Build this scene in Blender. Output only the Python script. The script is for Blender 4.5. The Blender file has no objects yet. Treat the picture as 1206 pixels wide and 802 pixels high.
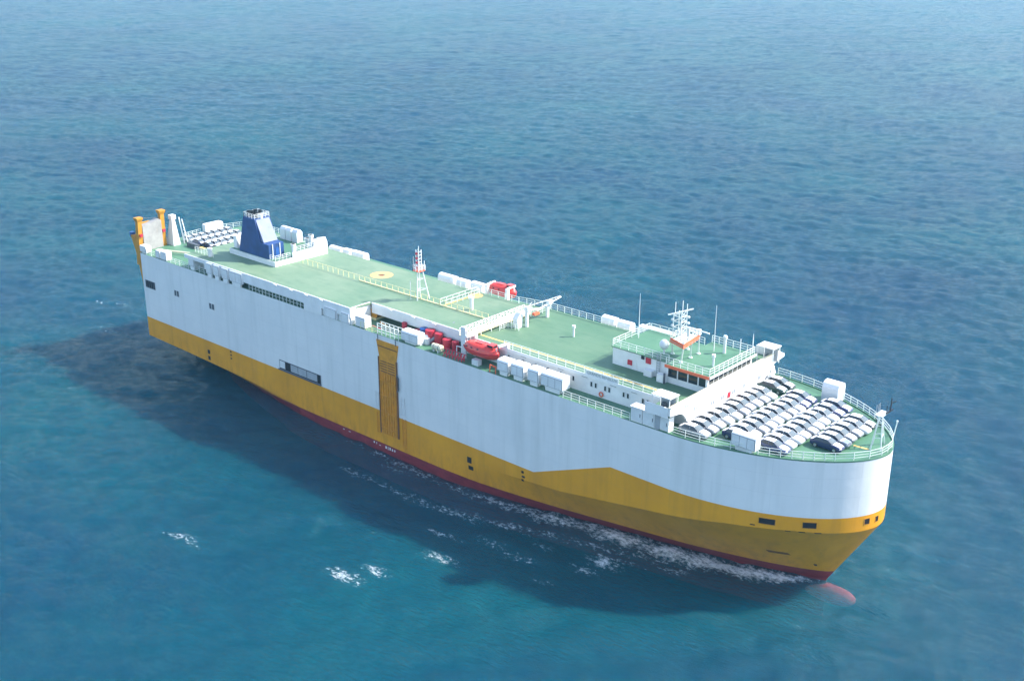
import bpy, bmesh, math, random
import numpy as np
from mathutils import Vector, Matrix

random.seed(7)
R = math.radians
sc = bpy.context.scene
C = sc.collection

# ------------------------------------------------------------------ camera
cam = bpy.data.cameras.new('camera')
cam.sensor_fit = 'HORIZONTAL'
cam.sensor_width = 36.0
cam.lens = 36.0 * 1358.86 / 1206.0
cam.clip_start = 1.0
cam.clip_end = 30000.0
camo = bpy.data.objects.new('camera', cam)
C.objects.link(camo)
p_, y_, r_ = R(20.44466), R(131.65880), R(0.19555)
fw = Vector((math.cos(p_) * math.cos(y_), math.cos(p_) * math.sin(y_), -math.sin(p_)))
rt = fw.cross(Vector((0, 0, 1))).normalized()
up = rt.cross(fw)
rt2 = rt * math.cos(r_) + up * math.sin(r_)
up2 = up * math.cos(r_) - rt * math.sin(r_)
m = Matrix((rt2, up2, -fw)).transposed().to_4x4()
m.translation = (207.85, -133.85, 87.6)
camo.matrix_world = m
sc.camera = camo

# ------------------------------------------------------------------ sky, sun, exposure
SUN_AZ, SUN_EL = 47.0, 43.0         # azimuth from +x towards +y
w = bpy.data.worlds.new('World')
sc.world = w
w.use_nodes = True
nt = w.node_tree
nt.nodes.clear()
sky = nt.nodes.new('ShaderNodeTexSky')
sky.sky_type = 'NISHITA'
sky.sun_disc = False
sky.sun_elevation = R(SUN_EL)
sky.sun_rotation = R(90 - SUN_AZ)
sky.altitude = 50
sky.air_density = 1.0
sky.dust_density = 1.3
sky.ozone_density = 0.7
bg = nt.nodes.new('ShaderNodeBackground')
bg.inputs['Strength'].default_value = 0.15
wo = nt.nodes.new('ShaderNodeOutputWorld')
nt.links.new(sky.outputs[0], bg.inputs[0])
nt.links.new(bg.outputs[0], wo.inputs[0])
sun = bpy.data.lights.new('sun', 'SUN')
sun.energy = 3.0
sun.angle = R(0.53)
sun.color = (1.0, 0.96, 0.90)
suno = bpy.data.objects.new('sun', sun)
C.objects.link(suno)
sd = Vector((math.cos(R(SUN_EL)) * math.cos(R(SUN_AZ)), math.cos(R(SUN_EL)) * math.sin(R(SUN_AZ)), math.sin(R(SUN_EL))))
suno.rotation_euler = sd.to_track_quat('Z', 'Y').to_euler()
suno.location = (0, 0, 200)
sc.view_settings.view_transform = 'Standard'
sc.view_settings.look = 'None'
sc.view_settings.gamma = 1.0
sc.view_settings.exposure = 1.5
sc.cycles.max_bounces = 6
sc.cycles.diffuse_bounces = 3
sc.cycles.glossy_bounces = 3
sc.cycles.transparent_max_bounces = 6
sc.cycles.volume_bounces = 0

# ------------------------------------------------------------------ materials
def newmat(name):
    mt = bpy.data.materials.new(name)
    mt.use_nodes = True
    t = mt.node_tree
    b = t.nodes['Principled BSDF']
    return mt, t, b

def N(t, kind, **kw):
    n = t.nodes.new(kind)
    for k, v in kw.items():
        setattr(n, k, v)
    return n

def math_n(t, op, a, b=None, clamp=False):
    n = t.nodes.new('ShaderNodeMath')
    n.operation = op
    n.use_clamp = clamp
    for i, v in enumerate((a, b)):
        if v is None:
            continue
        if isinstance(v, (int, float)):
            n.inputs[i].default_value = v
        else:
            t.links.new(v, n.inputs[i])
    return n.outputs[0]

def mixc(t, f, a, b, mode='MIX'):
    n = t.nodes.new('ShaderNodeMix')
    n.data_type = 'RGBA'
    n.blend_type = mode
    for s, v in (('Factor', f), ('A', a), ('B', b)):
        i = [x for x in n.inputs if x.name == s and (x.type == ('VALUE' if s == 'Factor' else 'RGBA'))][0]
        if isinstance(v, (int, float)):
            i.default_value = v
        elif isinstance(v, tuple):
            i.default_value = (*v, 1) if len(v) == 3 else v
        else:
            t.links.new(v, i)
    return [o for o in n.outputs if o.type == 'RGBA'][0]

def noise(t, scale, detail=4, rough=0.55, vec=None, sc3=None):
    n = t.nodes.new('ShaderNodeTexNoise')
    n.inputs['Scale'].default_value = scale
    n.inputs['Detail'].default_value = detail
    n.inputs['Roughness'].default_value = rough
    if sc3 is not None:
        mp = t.nodes.new('ShaderNodeMapping')
        mp.inputs['Scale'].default_value = sc3
        t.links.new(vec, mp.inputs['Vector'])
        vec = mp.outputs[0]
    if vec is not None:
        t.links.new(vec, n.inputs['Vector'])
    return n.outputs['Fac']

def ramp(t, v, a, b):
    n = t.nodes.new('ShaderNodeMapRange')
    n.inputs['From Min'].default_value = a
    n.inputs['From Max'].default_value = b
    t.links.new(v, n.inputs['Value'])
    return n.outputs[0]

def paint(name, col, rough=0.5, var=0.12, scale=0.6, metal=0.0, dirt=None, spec=0.4, coat=0.0):
    mt, t, b = newmat(name)
    tc = N(t, 'ShaderNodeTexCoord')
    n1 = noise(t, scale, 5, 0.6, tc.outputs['Object'])
    f = ramp(t, n1, 0.3, 0.7)
    dk = tuple(c * (1 - var) for c in col)
    lt = tuple(min(1, c * (1 + var * 0.5)) for c in col)
    c = mixc(t, f, dk, lt)
    if dirt:
        n2 = noise(t, scale * 2.3, 6, 0.7, tc.outputs['Object'], (1, 1, 0.25))
        c = mixc(t, ramp(t, n2, 0.6, 0.8), c, dirt)
    t.links.new(c, b.inputs['Base Color'])
    b.inputs['Roughness'].default_value = rough
    b.inputs['Metallic'].default_value = metal
    b.inputs['Specular IOR Level'].default_value = spec
    b.inputs['Coat Weight'].default_value = coat
    return mt

M = {}
M['white'] = paint('white_paint', (0.78, 0.78, 0.76), 0.45, 0.10, 0.5, dirt=(0.62, 0.58, 0.50))
M['offwhite'] = paint('offwhite_paint', (0.70, 0.71, 0.70), 0.5, 0.12, 0.7, dirt=(0.5, 0.46, 0.4))
M['rail'] = paint('rail_paint', (0.72, 0.76, 0.70), 0.5, 0.1, 1.0)
M['railyellow'] = paint('yellow_rail_paint', (0.72, 0.66, 0.36), 0.5, 0.1, 1.0)
M['grey'] = paint('grey_paint', (0.36, 0.38, 0.40), 0.5, 0.15, 0.8)
M['darkgrey'] = paint('dark_grey_paint', (0.09, 0.10, 0.12), 0.5, 0.2, 1.0)
M['black'] = paint('black_paint', (0.015, 0.017, 0.022), 0.5, 0.2, 1.0)
M['recess'] = paint('painted_recess_shade', (0.008, 0.007, 0.012), 0.7, 0.2, 1.0)  # near-black patch colour, stands in for the shade inside hull openings
M['rope'] = paint('pale_rope', (0.45, 0.42, 0.38), 0.9, 0.2, 3.0)
M['red'] = paint('red_orange_fibreglass', (0.72, 0.055, 0.04), 0.3, 0.12, 0.9, coat=0.3)
M['redpaint'] = paint('red_paint', (0.52, 0.03, 0.05), 0.5, 0.2, 1.2)
M['redtrim'] = paint('orange_red_trim', (0.80, 0.16, 0.07), 0.5, 0.1, 1.0)
M['blue'] = paint('funnel_blue', (0.02, 0.065, 0.20), 0.5, 0.25, 0.5, dirt=(0.02, 0.03, 0.06))
M['bluedrum'] = paint('drum_blue', (0.02, 0.09, 0.30), 0.4, 0.15, 1)
M['yellow'] = paint('yellow_paint', (0.56, 0.25, 0.018), 0.5, 0.2, 0.8, dirt=(0.30, 0.12, 0.02))
M['ramp'] = paint('side_ramp_yellow', (0.66, 0.27, 0.014), 0.55, 0.22, 0.9, dirt=(0.30, 0.11, 0.02))
M['line'] = paint('yellow_line_paint', (0.72, 0.50, 0.16), 0.6, 0.2, 1.5)
M['orange'] = paint('orange_deck_paint', (0.80, 0.42, 0.16), 0.6, 0.15, 1.0)
M['cream'] = paint('cream_plastic', (0.72, 0.66, 0.46), 0.45, 0.1, 1.0)
M['plate'] = paint('weathered_plate', (0.36, 0.35, 0.33), 0.6, 0.25, 0.5, dirt=(0.36, 0.30, 0.24))
M['glareblue'] = paint('funnel_glare_blue', (0.17, 0.21, 0.33), 0.5, 0.2, 0.6)  # paler blue, paints sun glare on the funnel's fore face
M['rust'] = paint('rust_brown', (0.20, 0.08, 0.03), 0.8, 0.3, 1.2)
M['tyre'] = paint('tyre_rubber', (0.02, 0.02, 0.022), 0.8, 0.2, 3)
M['rim'] = paint('wheel_alloy', (0.45, 0.46, 0.48), 0.3, 0.1, 3, metal=0.6)
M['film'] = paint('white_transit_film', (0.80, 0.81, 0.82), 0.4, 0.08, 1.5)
M['lamp'] = paint('headlamp_plastic', (0.6, 0.62, 0.65), 0.15, 0.1, 2)
CARCOL = {'white': (0.52, 0.54, 0.56), 'silver': (0.20, 0.215, 0.24), 'navy blue': (0.012, 0.02, 0.085),
          'dark green': (0.02, 0.06, 0.05), 'dark grey': (0.03, 0.035, 0.045), 'slate blue': (0.06, 0.07, 0.16)}
for k, v in CARCOL.items():
    M['car ' + k] = paint('car_paint_' + k.replace(' ', '_'), v, 0.25, 0.03, 1.0, coat=0.6)

mt, t, b = newmat('window_glass')
b.inputs['Base Color'].default_value = (0.012, 0.02, 0.03, 1)
b.inputs['Roughness'].default_value = 0.06
b.inputs['Specular IOR Level'].default_value = 0.6
M['glass'] = mt
M['screen'] = paint('pale_windscreen', (0.11, 0.14, 0.15), 0.12, 0.1, 1.0, coat=0.5)  # paler than other glass: sky reflection and light dash painted into the colour

# green deck: worn paint with stains, faded tracks and rust freckles
def deckmat(name, base, fade, dark, fresh=None):
    mt, t, b = newmat(name)
    tc = N(t, 'ShaderNodeTexCoord')
    o = tc.outputs['Object']
    c = mixc(t, ramp(t, noise(t, 0.09, 5, 0.6, o), 0.35, 0.65), base, fade)
    c = mixc(t, math_n(t, 'MULTIPLY', ramp(t, noise(t, 0.5, 6, 0.65, o, (0.35, 1, 1)), 0.52, 0.72), 0.5), c, dark)
    c = mixc(t, math_n(t, 'MULTIPLY', ramp(t, noise(t, 2.2, 5, 0.7, o), 0.66, 0.76), 0.45), c, (0.16, 0.12, 0.07))
    br = N(t, 'ShaderNodeTexBrick')
    mp = N(t, 'ShaderNodeMapping')
    t.links.new(o, mp.inputs['Vector'])
    t.links.new(mp.outputs[0], br.inputs['Vector'])
    br.inputs['Scale'].default_value = 1.0
    br.inputs['Brick Width'].default_value = 8.0
    br.inputs['Row Height'].default_value = 2.4
    br.inputs['Mortar Size'].default_value = 0.035
    c = mixc(t, math_n(t, 'MULTIPLY', br.outputs['Fac'], 0.4), c, dark)
    c = mixc(t, math_n(t, 'MULTIPLY', ramp(t, noise(t, 0.22, 6, 0.7, o, (0.5, 1.3, 1)), 0.58, 0.66), 0.35), c, (0.22, 0.27, 0.19))
    c = mixc(t, math_n(t, 'MULTIPLY', ramp(t, noise(t, 0.8, 4, 0.6, o, (0.15, 1.6, 1)), 0.6, 0.75), 0.4), c, (0.12, 0.17, 0.11))
    if fresh:
        sp = N(t, 'ShaderNodeSeparateXYZ')
        t.links.new(o, sp.inputs[0])
        wob = math_n(t, 'ADD', sp.outputs['X'], math_n(t, 'MULTIPLY', noise(t, 0.15, 4, 0.6, o), 6.0))
        c = mixc(t, math_n(t, 'MULTIPLY', ramp(t, wob, 84.0, 97.0), 0.9), c, mixc(t, 0.5, c, fresh, 'MULTIPLY'))
    t.links.new(c, b.inputs['Base Color'])
    b.inputs['Roughness'].default_value = 0.55
    b.inputs['Specular IOR Level'].default_value = 0.35
    return mt
M['deck'] = deckmat('green_deck', (0.07, 0.18, 0.105), (0.10, 0.215, 0.13), (0.042, 0.12, 0.07))
M['updeck'] = deckmat('faded_green_deck', (0.125, 0.215, 0.130), (0.185, 0.26, 0.165), (0.062, 0.145, 0.088), (0.22, 0.55, 0.42))

# hull paint: red bottom, yellow band with its step, white topsides, with streaks and plate seams
mt, t, b = newmat('hull_paint')
tc = N(t, 'ShaderNodeTexCoord')
o = tc.outputs['Object']
sx = N(t, 'ShaderNodeSeparateXYZ')
t.links.new(o, sx.inputs[0])
X, Z = sx.outputs['X'], sx.outputs['Z']
mr = N(t, 'ShaderNodeMapRange')
mr.inputs['From Min'].default_value = 106.0
mr.inputs['From Max'].default_value = 120.3
mr.inputs['To Min'].default_value = 7.85
mr.inputs['To Max'].default_value = 13.5
t.links.new(X, mr.inputs['Value'])
isy = math_n(t, 'LESS_THAN', Z, mr.outputs[0])
isr = math_n(t, 'LESS_THAN', Z, math_n(t, 'ADD', 1.72, math_n(t, 'MULTIPLY', noise(t, 3.0, 3, 0.6, o), 0.12)))
stk = ramp(t, noise(t, 1.0, 5, 0.6, o, (0.55, 0.55, 0.035)), 0.5, 0.8)
blot = ramp(t, noise(t, 0.16, 5, 0.6, o), 0.35, 0.7)
wht = mixc(t, blot, (0.68, 0.69, 0.68), (0.75, 0.75, 0.73))
wht = mixc(t, math_n(t, 'MULTIPLY', stk, 0.6), wht, (0.52, 0.54, 0.52))
fine = ramp(t, noise(t, 1.6, 6, 0.7, o, (1, 1, 0.10)), 0.70, 0.80)
wht = mixc(t, math_n(t, 'MULTIPLY', fine, 0.55), wht, (0.50, 0.40, 0.28))
yel = mixc(t, blot, (0.68, 0.285, 0.008), (0.78, 0.335, 0.010))
yel = mixc(t, math_n(t, 'MULTIPLY', stk, 0.55), yel, (0.44, 0.20, 0.02))
low = math_n(t, 'MULTIPLY', ramp(t, Z, 7.0, 2.0), ramp(t, noise(t, 0.7, 6, 0.7, o, (1, 1, 0.3)), 0.45, 0.75))
yel = mixc(t, math_n(t, 'MULTIPLY', low, 0.55), yel, (0.27, 0.125, 0.025))
redc = mixc(t, ramp(t, noise(t, 0.8, 6, 0.7, o, (0.5, 0.5, 1.5)), 0.4, 0.7), (0.17, 0.012, 0.025), (0.28, 0.03, 0.04))
c = mixc(t, isy, wht, yel)
c = mixc(t, isr, c, redc)
br = N(t, 'ShaderNodeTexBrick')
cmb = N(t, 'ShaderNodeCombineXYZ')
t.links.new(X, cmb.inputs[0])
t.links.new(Z, cmb.inputs[1])
t.links.new(cmb.outputs[0], br.inputs['Vector'])
br.inputs['Scale'].default_value = 1.0
br.inputs['Brick Width'].default_value = 9.0
br.inputs['Row Height'].default_value = 2.75
br.inputs['Mortar Size'].default_value = 0.03
br.inputs['Mortar Smooth'].default_value = 0.6
c = mixc(t, math_n(t, 'MULTIPLY', br.outputs['Fac'], 0.15), c, (0.2, 0.2, 0.2))
t.links.new(c, b.inputs['Base Color'])
b.inputs['Roughness'].default_value = 0.45
b.inputs['Specular IOR Level'].default_value = 0.4
bp = N(t, 'ShaderNodeBump')
bp.inputs['Strength'].default_value = 0.5
bp.inputs['Distance'].default_value = 0.08
t.links.new(noise(t, 0.45, 3, 0.5, o), bp.inputs['Height'])
t.links.new(bp.outputs[0], b.inputs['Normal'])
M['hull'] = mt

M['bulb'] = paint('bulb_red', (0.85, 0.07, 0.06), 0.6, 0.2, 0.8)

# ------------------------------------------------------------------ mesh helpers
class MB:
    def __init__(s):
        s.v, s.f = [], []
    def add(s, vs, fs):
        k = len(s.v)
        s.v += [tuple(v) for v in vs]
        s.f += [tuple(i + k for i in f) for f in fs]
        return s
    def box(s, x0, x1, y0, y1, z0, z1):
        return s.add([(x0, y0, z0), (x1, y0, z0), (x1, y1, z0), (x0, y1, z0), (x0, y0, z1), (x1, y0, z1), (x1, y1, z1), (x0, y1, z1)],
                     [(3, 2, 1, 0), (4, 5, 6, 7), (0, 1, 5, 4), (1, 2, 6, 5), (2, 3, 7, 6), (3, 0, 4, 7)])
    def hexa(s, lo, hi):                       # two rings of n points
        n = len(lo)
        return s.add(list(lo) + list(hi), [tuple(range(n - 1, -1, -1)), tuple(range(n, 2 * n))] + [(i, (i + 1) % n, n + (i + 1) % n, n + i) for i in range(n)])
    def prism(s, outline, z0, z1):             # xy outline
        return s.hexa([(x, y, z0) for x, y in outline], [(x, y, z1) for x, y in outline])
    def prism_x(s, prof, x0, x1):              # yz outline
        return s.hexa([(x0, y, z) for y, z in prof], [(x1, y, z) for y, z in prof])
    def prism_y(s, prof, y0, y1):              # xz outline
        return s.hexa([(x, y1, z) for x, z in prof], [(x, y0, z) for x, z in prof])
    def bar(s, a, b, r=0.05, n=4, r2=None):
        a, b = Vector(a), Vector(b)
        d = (b - a)
        if d.length < 1e-6:
            return s
        d.normalize()
        u = d.cross(Vector((0, 0, 1)) if abs(d.z) < 0.95 else Vector((1, 0, 0))).normalized()
        v = d.cross(u)
        r2 = r if r2 is None else r2
        ring = lambda c, q: [c + (u * math.cos(2 * math.pi * (i + .5) / n) + v * math.sin(2 * math.pi * (i + .5) / n)) * q for i in range(n)]
        return s.hexa(ring(a, r), ring(b, r2))
    def poly(s, pts, r=0.05, n=4):
        for a, b in zip(pts[:-1], pts[1:]):
            s.bar(a, b, r, n)
        return s
    def cyl(s, c, r, z0, z1, n=14, r2=None):
        return s.bar((c[0], c[1], z0), (c[0], c[1], z1), r, n, r2)
    def ball(s, c, r, n=10, sq=1.0):
        vs, fs = [], []
        for i in range(1, n // 2):
            th = math.pi * i / (n // 2)
            for j in range(n):
                ph = 2 * math.pi * j / n
                vs.append((c[0] + r * math.sin(th) * math.cos(ph), c[1] + r * math.sin(th) * math.sin(ph), c[2] + sq * r * math.cos(th)))
        k = n // 2 - 1
        for i in range(k - 1):
            for j in range(n):
                fs.append((i * n + j, (i + 1) * n + j, (i + 1) * n + (j + 1) % n, i * n + (j + 1) % n))
        fs.append(tuple(range(n)))
        fs.append(tuple((k - 1) * n + j for j in range(n - 1, -1, -1)))
        return s.add(vs, fs)
    def loft(s, rings, cap=True):
        n = len(rings[0])
        vs = [p for r in rings for p in r]
        fs = [(i * n + j, i * n + (j + 1) % n, (i + 1) * n + (j + 1) % n, (i + 1) * n + j) for i in range(len(rings) - 1) for j in range(n)]
        if cap:
            fs += [tuple(range(n - 1, -1, -1)), tuple((len(rings) - 1) * n + j for j in range(n))]
        return s.add(vs, fs)
    def mesh(s, name, smooth=None):
        me = bpy.data.meshes.new(name)
        me.from_pydata(s.v, [], s.f)
        bm = bmesh.new()
        bm.from_mesh(me)
        bmesh.ops.recalc_face_normals(bm, faces=bm.faces)
        bm.to_mesh(me)
        bm.free()
        if smooth is not None:
            for p in me.polygons:
                p.use_smooth = True
            me.set_sharp_from_angle(angle=R(smooth))
        return me
    def build(s, name, mat, parent=None, smooth=None, bevel=0.0):
        me = s.mesh(name, smooth)
        if bevel:
            bm = bmesh.new()
            bm.from_mesh(me)
            bmesh.ops.bevel(bm, geom=list(bm.edges), offset=bevel, segments=2, affect='EDGES', profile=0.6)
            bm.to_mesh(me)
            bm.free()
        me.materials.append(M[mat])
        o = bpy.data.objects.new(name, me)
        C.objects.link(o)
        o.parent = parent
        return o

def empty(name, loc=(0, 0, 0), rz=0.0, parent=None):
    o = bpy.data.objects.new(name, None)
    C.objects.link(o)
    o.location = loc
    o.rotation_euler = (0, 0, rz)
    o.parent = parent
    o.empty_display_size = 0.5
    return o

def tag(o, label, cat, group=None):
    o['label'] = label
    o['category'] = cat
    if group:
        o['group'] = group
    return o

# ------------------------------------------------------------------ hull form
HD, UD, HB = 21.6, 24.6, 14.38            # weather deck, upper deck, half beam
XB0, XBL, NB = 130.05, 154.48, 1.842      # bow deck outline (superellipse)

def halfD(x):
    if x <= XB0:
        return HB
    s_ = min(1.0, (x - XB0) / (XBL - XB0))
    return HB * max(0.0, 1 - s_ ** NB) ** (1 / NB)

def interp(x, tab):
    return float(np.interp(x, [a for a, _ in tab], [b for _, b in tab]))

WTAB = [(0, 4.2), (9, 4.4), (20, 8.0), (32, 11.2), (45, 13.6), (56, 14.38), (86, 14.38), (93, 13.9), (101, 12.4), (109, 10.6), (116, 9.0), (122.7, 7.5), (130, 5.9), (135.5, 4.4), (140, 3.1), (144, 1.7), (147, 0.55), (147.9, 0.0)]
KTAB = [(-5, 3.75), (0, 3.7), (13, 3.5), (32, 3.0), (49, 2.0), (62, 1.2), (75, 2.6), (86, 4.4), (111, 6.4), (126.7, 9.0), (139, 11.0), (147, 11.5), (154.5, 11.2)]
CURVE = []                                 # (xD, bD, xW, bW, zk) stern centre to bow, starboard
for (a, b_), (c_, d_) in zip([(-4.6, 0), (-4.5, 4), (-4.0, 8), (-2.6, 12), (-0.5, HB)], [(7, 0), (7, 1.3), (7.4, 2.4), (8, 3.3), (9, 4.4)]):
    CURVE.append((a, b_, c_, d_, 3.72))
for x in [2, 5, 9, 13, 18, 24, 32, 40, 49, 56, 62, 70, 78, 82]:
    xw = x + 9.0 * max(0.0, 1 - x / 49.0)
    CURVE.append((x, HB, xw, interp(xw, WTAB), interp(x, KTAB)))
U_ = [i / 26 * 0.8 for i in range(27)] + [0.8 + 0.2 * math.sin(i / 16 * math.pi / 2) for i in range(1, 17)]
for u in U_:
    xd = 86 + (XBL - 86) * u
    xw = 86 + (147.9 - 86) * u
    CURVE.append((xd, halfD(xd), xw, interp(xw, WTAB), interp(xd, KTAB)))

def hull_y(x, z):
    """outward starboard half breadth at (x, z), z between waterline and deck"""
    best = None
    prev = None
    for (xd, bd, xw, bw, zk) in CURVE[4:]:
        tt = min(1.0, max(0.0, z / zk))
        px, py = xw + (xd - xw) * tt, bw + (bd - bw) * tt
        if prev and prev[0] <= x <= px:
            f = (x - prev[0]) / max(1e-6, px - prev[0])
            return prev[1] + (py - prev[1]) * f
        prev = (px, py)
    return 0.0

ship = empty('car_carrier_ship')
tag(ship, 'large white and yellow car carrier ship with green decks sailing on the blue sea', 'ship')

levels = []
def ring_at(kind, tt):
    pts = []
    for (xd, bd, xw, bw, zk) in CURVE:
        if kind == 'b':
            pts.append((xw + (4 if xw < 40 else 0), bw * 0.90, -6.0))
        elif kind == 'w':
            pts.append((xw + (xd - xw) * tt, bw + (bd - bw) * tt, zk * tt))
        else:
            pts.append((xd, bd, zk + (HD - zk) * tt))
    return pts
for kind, tt in [('b', 0), ('w', 0), ('w', .15), ('w', .3), ('w', .5), ('w', .75), ('w', 1), ('u', .08), ('u', .25), ('u', .5), ('u', .75), ('u', 1)]:
    levels.append(ring_at(kind, tt))
hb_ = MB()
nC = len(CURVE)
full = []
for lv in levels:
    ringp = [(x, -y, z) for x, y, z in lv] + [(x, y, z) for x, y, z in lv[-2:0:-1]]
    full.append(ringp)
nR = len(full[0])
hb_.v = [p for r in full for p in r]
for i in range(len(full) - 1):
    for j in range(nR):
        hb_.f.append((i * nR + j, i * nR + (j + 1) % nR, (i + 1) * nR + (j + 1) % nR, (i + 1) * nR + j))
hull = hb_.build('hull', 'hull', ship, smooth=14)

# deck plate of the main deck
dk = MB()
outl = [(xd, -bd) for (xd, bd, *_r) in CURVE] + [(xd, bd) for (xd, bd, *_r) in CURVE[-2:0:-1]]
dk.add([(x, y * 0.999, HD - 0.004) for x, y in outl], [tuple(range(len(outl)))])
dk.build('weather_deck', 'deck', ship)
# green waterway bar that edges the bow deck
ed = MB()
edge = [(xd, -bd + 0.12) for (xd, bd, *_r) in CURVE if xd > 128] + [(xd, bd - 0.12) for (xd, bd, *_r) in reversed(CURVE) if xd > 128]
ed.poly([(x, y, HD + 0.06) for x, y in edge], 0.13)
ed.build('deck_edge_bar', 'deck', ship)

# bulbous bow under the water
bb = MB()
rings = []
for x, rr, zc in [(140, 0.4, -2.1), (143, 0.8, -2.1), (146, 1.15, -2.05), (148, 1.3, -2.0), (149.5, 1.3, -1.95), (150.8, 1.15, -1.85), (151.7, 0.85, -1.8), (152.2, 0.5, -1.75), (152.4, 0.12, -1.75)]:
    rings.append([(x, 1.05 * rr * math.cos(2 * math.pi * i / 18), zc + rr * math.sin(2 * math.pi * i / 18)) for i in range(18)])
bb.loft(rings)
bb.build('bulbous_bow', 'bulb', ship, smooth=50)

# ------------------------------------------------------------------ patches laid on the shell (doors, ports, marks)
def patch(name, x0, x1, z0, z1, mat, parent=ship, off=0.05, frame=None, nx=6, skew=0.0):
    q = MB()
    vs = []
    for i in range(nx + 1):
        for z in (z0, z1):
            x = x0 + (x1 - x0) * i / nx + (skew if z == z1 else 0)
            vs.append((x, -hull_y(x, z) - off, z))
    vs2 = [(x, y + off + 0.25, z) for x, y, z in vs]
    n = nx + 1
    fs = []
    for i in range(nx):
        a = 2 * i
        fs.append((a, a + 2, a + 3, a + 1))
    q.add(vs, fs)
    k = len(vs)
    q2 = []
    for i in range(nx):
        a = 2 * i
        q2 += [(a, a + 2, k + a + 2, k + a), (a + 1, a + 3, k + a + 3, k + a + 1)]
    q2 += [(0, 1, k + 1, k), (2 * nx, 2 * nx + 1, k + 2 * nx + 1, k + 2 * nx)]
    q.v += vs2
    q.f += q2
    o_ = q.build(name, mat, parent)
    if frame:
        fr = MB()
        rp = [(x0, z0), (x1, z0), (x1 + skew, z1), (x0 + skew, z1), (x0, z0)]
        for (xa, za), (xb, zb) in zip(rp[:-1], rp[1:]):
            k = 5
            pts = [(xa + (xb - xa) * i / k, 0, za + (zb - za) * i / k) for i in range(k + 1)]
            fr.poly([(x, -hull_y(x, z) - off, z) for x, _, z in pts], 0.055)
        fr.build('port_frame', frame, o_)
    return o_

# shell openings at stern, yellow band and bow, their inner shade painted as dark patches
patch('stern_shell_opening', 0.4, 3.9, 14.5, 16.1, 'recess', frame='grey')
for i in range(4):
    q = MB(); xx = 0.9 + i * 0.8
    q.box(xx, xx + 0.12, -HB - 0.12, -HB - 0.06, 14.6, 16.0)
    q.build('opening_bar', 'darkgrey', ship)
for x in (10.9, 22.9):
    pw = patch('shell_window', x, x + 1.7, 14.9, 16.15, 'darkgrey', frame='offwhite')
    q = MB(); q.box(x + 0.8, x + 0.9, -HB - 0.11, -HB - 0.06, 14.9, 16.15); q.build('mullion', 'offwhite', pw)
for x, z0, z1, wd in [(20.9, 5.1, 5.9, 0.7), (20.9, 3.8, 4.6, 0.7), (28.6, 7.3, 7.6, 0.4), (28.6, 6.6, 6.9, 0.4), (28.6, 5.9, 6.2, 0.4), (92.1, 4.9, 5.9, 0.9), (92.3, 3.7, 4.4, 1.0), (103.6, 6.9, 7.3, 0.45), (103.7, 6.2, 6.5, 0.6), (103.6, 5.5, 5.9, 0.45)]:
    patch('overboard_port', x, x + wd, z0, z1, 'recess', nx=2)
for x0, x1, z0, z1 in [(142.9, 144.9, 11.95, 12.85), (147.9, 149.4, 12.0, 12.9), (153.62, 153.98, 12.1, 13.0), (154.3, 154.42, 12.0, 12.9)]:
    patch('mooring_port', x0, x1, z0, z1, 'recess', frame='yellow', off=0.04)
for x0, x1, z0, z1 in [(141.9, 142.5, 11.5, 11.65), (146.0, 146.6, 11.2, 11.35), (147.5, 148.2, 11.2, 11.4), (149.2, 149.9, 11.2, 11.4)]:
    patch('fairlead_slot', x0, x1, z0, z1, 'recess', off=0.03, nx=3)
patch('anchor_pocket', 142.0, 144.7, 4.85, 5.35, 'rust', off=0.03, nx=8, skew=-0.2)
patch('hawse_hole', 147.0, 147.35, 2.9, 3.3, 'recess', off=0.03, nx=2)
for x0, dx, z0, z1 in [(69.6, .28, 1.15, 1.5), (70.3, .1, 1.1, 1.5), (71.0, .45, 1.12, 1.2), (72.6, .3, 1.0, 1.45), (73.2, .12, .9, 1.5), (73.6, .3, 1.0, 1.5), (74.2, .3, 1.0, 1.4), (74.8, .25, 1.05, 1.4), (61.5, .4, 1.2, 1.35), (63, .5, 1.2, 1.3)]:
    patch('draft_mark', x0, x0 + dx, z0, z1, 'offwhite', off=0.02, nx=1)

# long side opening, its shade a dark painted patch, with pilot gear panels
so = patch('side_opening', 44.2, 56.1, 8.15, 9.95, 'recess', frame='grey', off=0.03)
for xa, xb, mt_ in [(44.4, 45.9, 'offwhite'), (47.6, 49.6, 'grey'), (49.75, 52.1, 'grey'), (52.25, 55.1, 'grey')]:
    q = MB(); q.box(xa, xb, -HB - 0.14, -HB - 0.07, 8.45, 9.8); q.build('opening_panel', mt_, so)
q = MB(); q.box(44, 56.2, -HB - 0.3, -HB - 0.05, 8.0, 8.16); q.build('opening_sill', 'darkgrey', so)

# hinged side ramp closed against the shell
sr = MB()
prof = [(72.0, 3.9), (76.0, 3.9), (76.15, 17.8), (76.7, 20.75), (71.45, 20.75), (72.05, 17.8)]
sr.prism_y(prof, -HB - 0.16, -HB + 0.1)
ramp_o = sr.build('side_ramp', 'ramp', ship)
for z in [5.0, 7.9, 11.0, 13.6]:
    q = MB(); q.box(72.15, 75.9, -HB - 0.34, -HB - 0.17, z, z + 0.18); q.build('ramp_beam', 'ramp', ramp_o)
for x in [72.15, 72.75, 73.35, 73.95, 74.55, 75.15, 75.75]:
    q = MB(); q.box(x, x + 0.15, -HB - 0.30, -HB - 0.17, 4.0, 15.2); q.build('ramp_stiffener', 'ramp', ramp_o)
for z in [15.3, 15.75, 16.2, 16.65, 17.1]:
    for x0_, x1_ in [(72.3, 73.9), (74.1, 75.8)]:
        q = MB(); q.box(x0_, x1_, -HB - 0.22, -HB - 0.17, z, z + 0.15); q.build('anti_slip_bar', 'rust', ramp_o)
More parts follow.
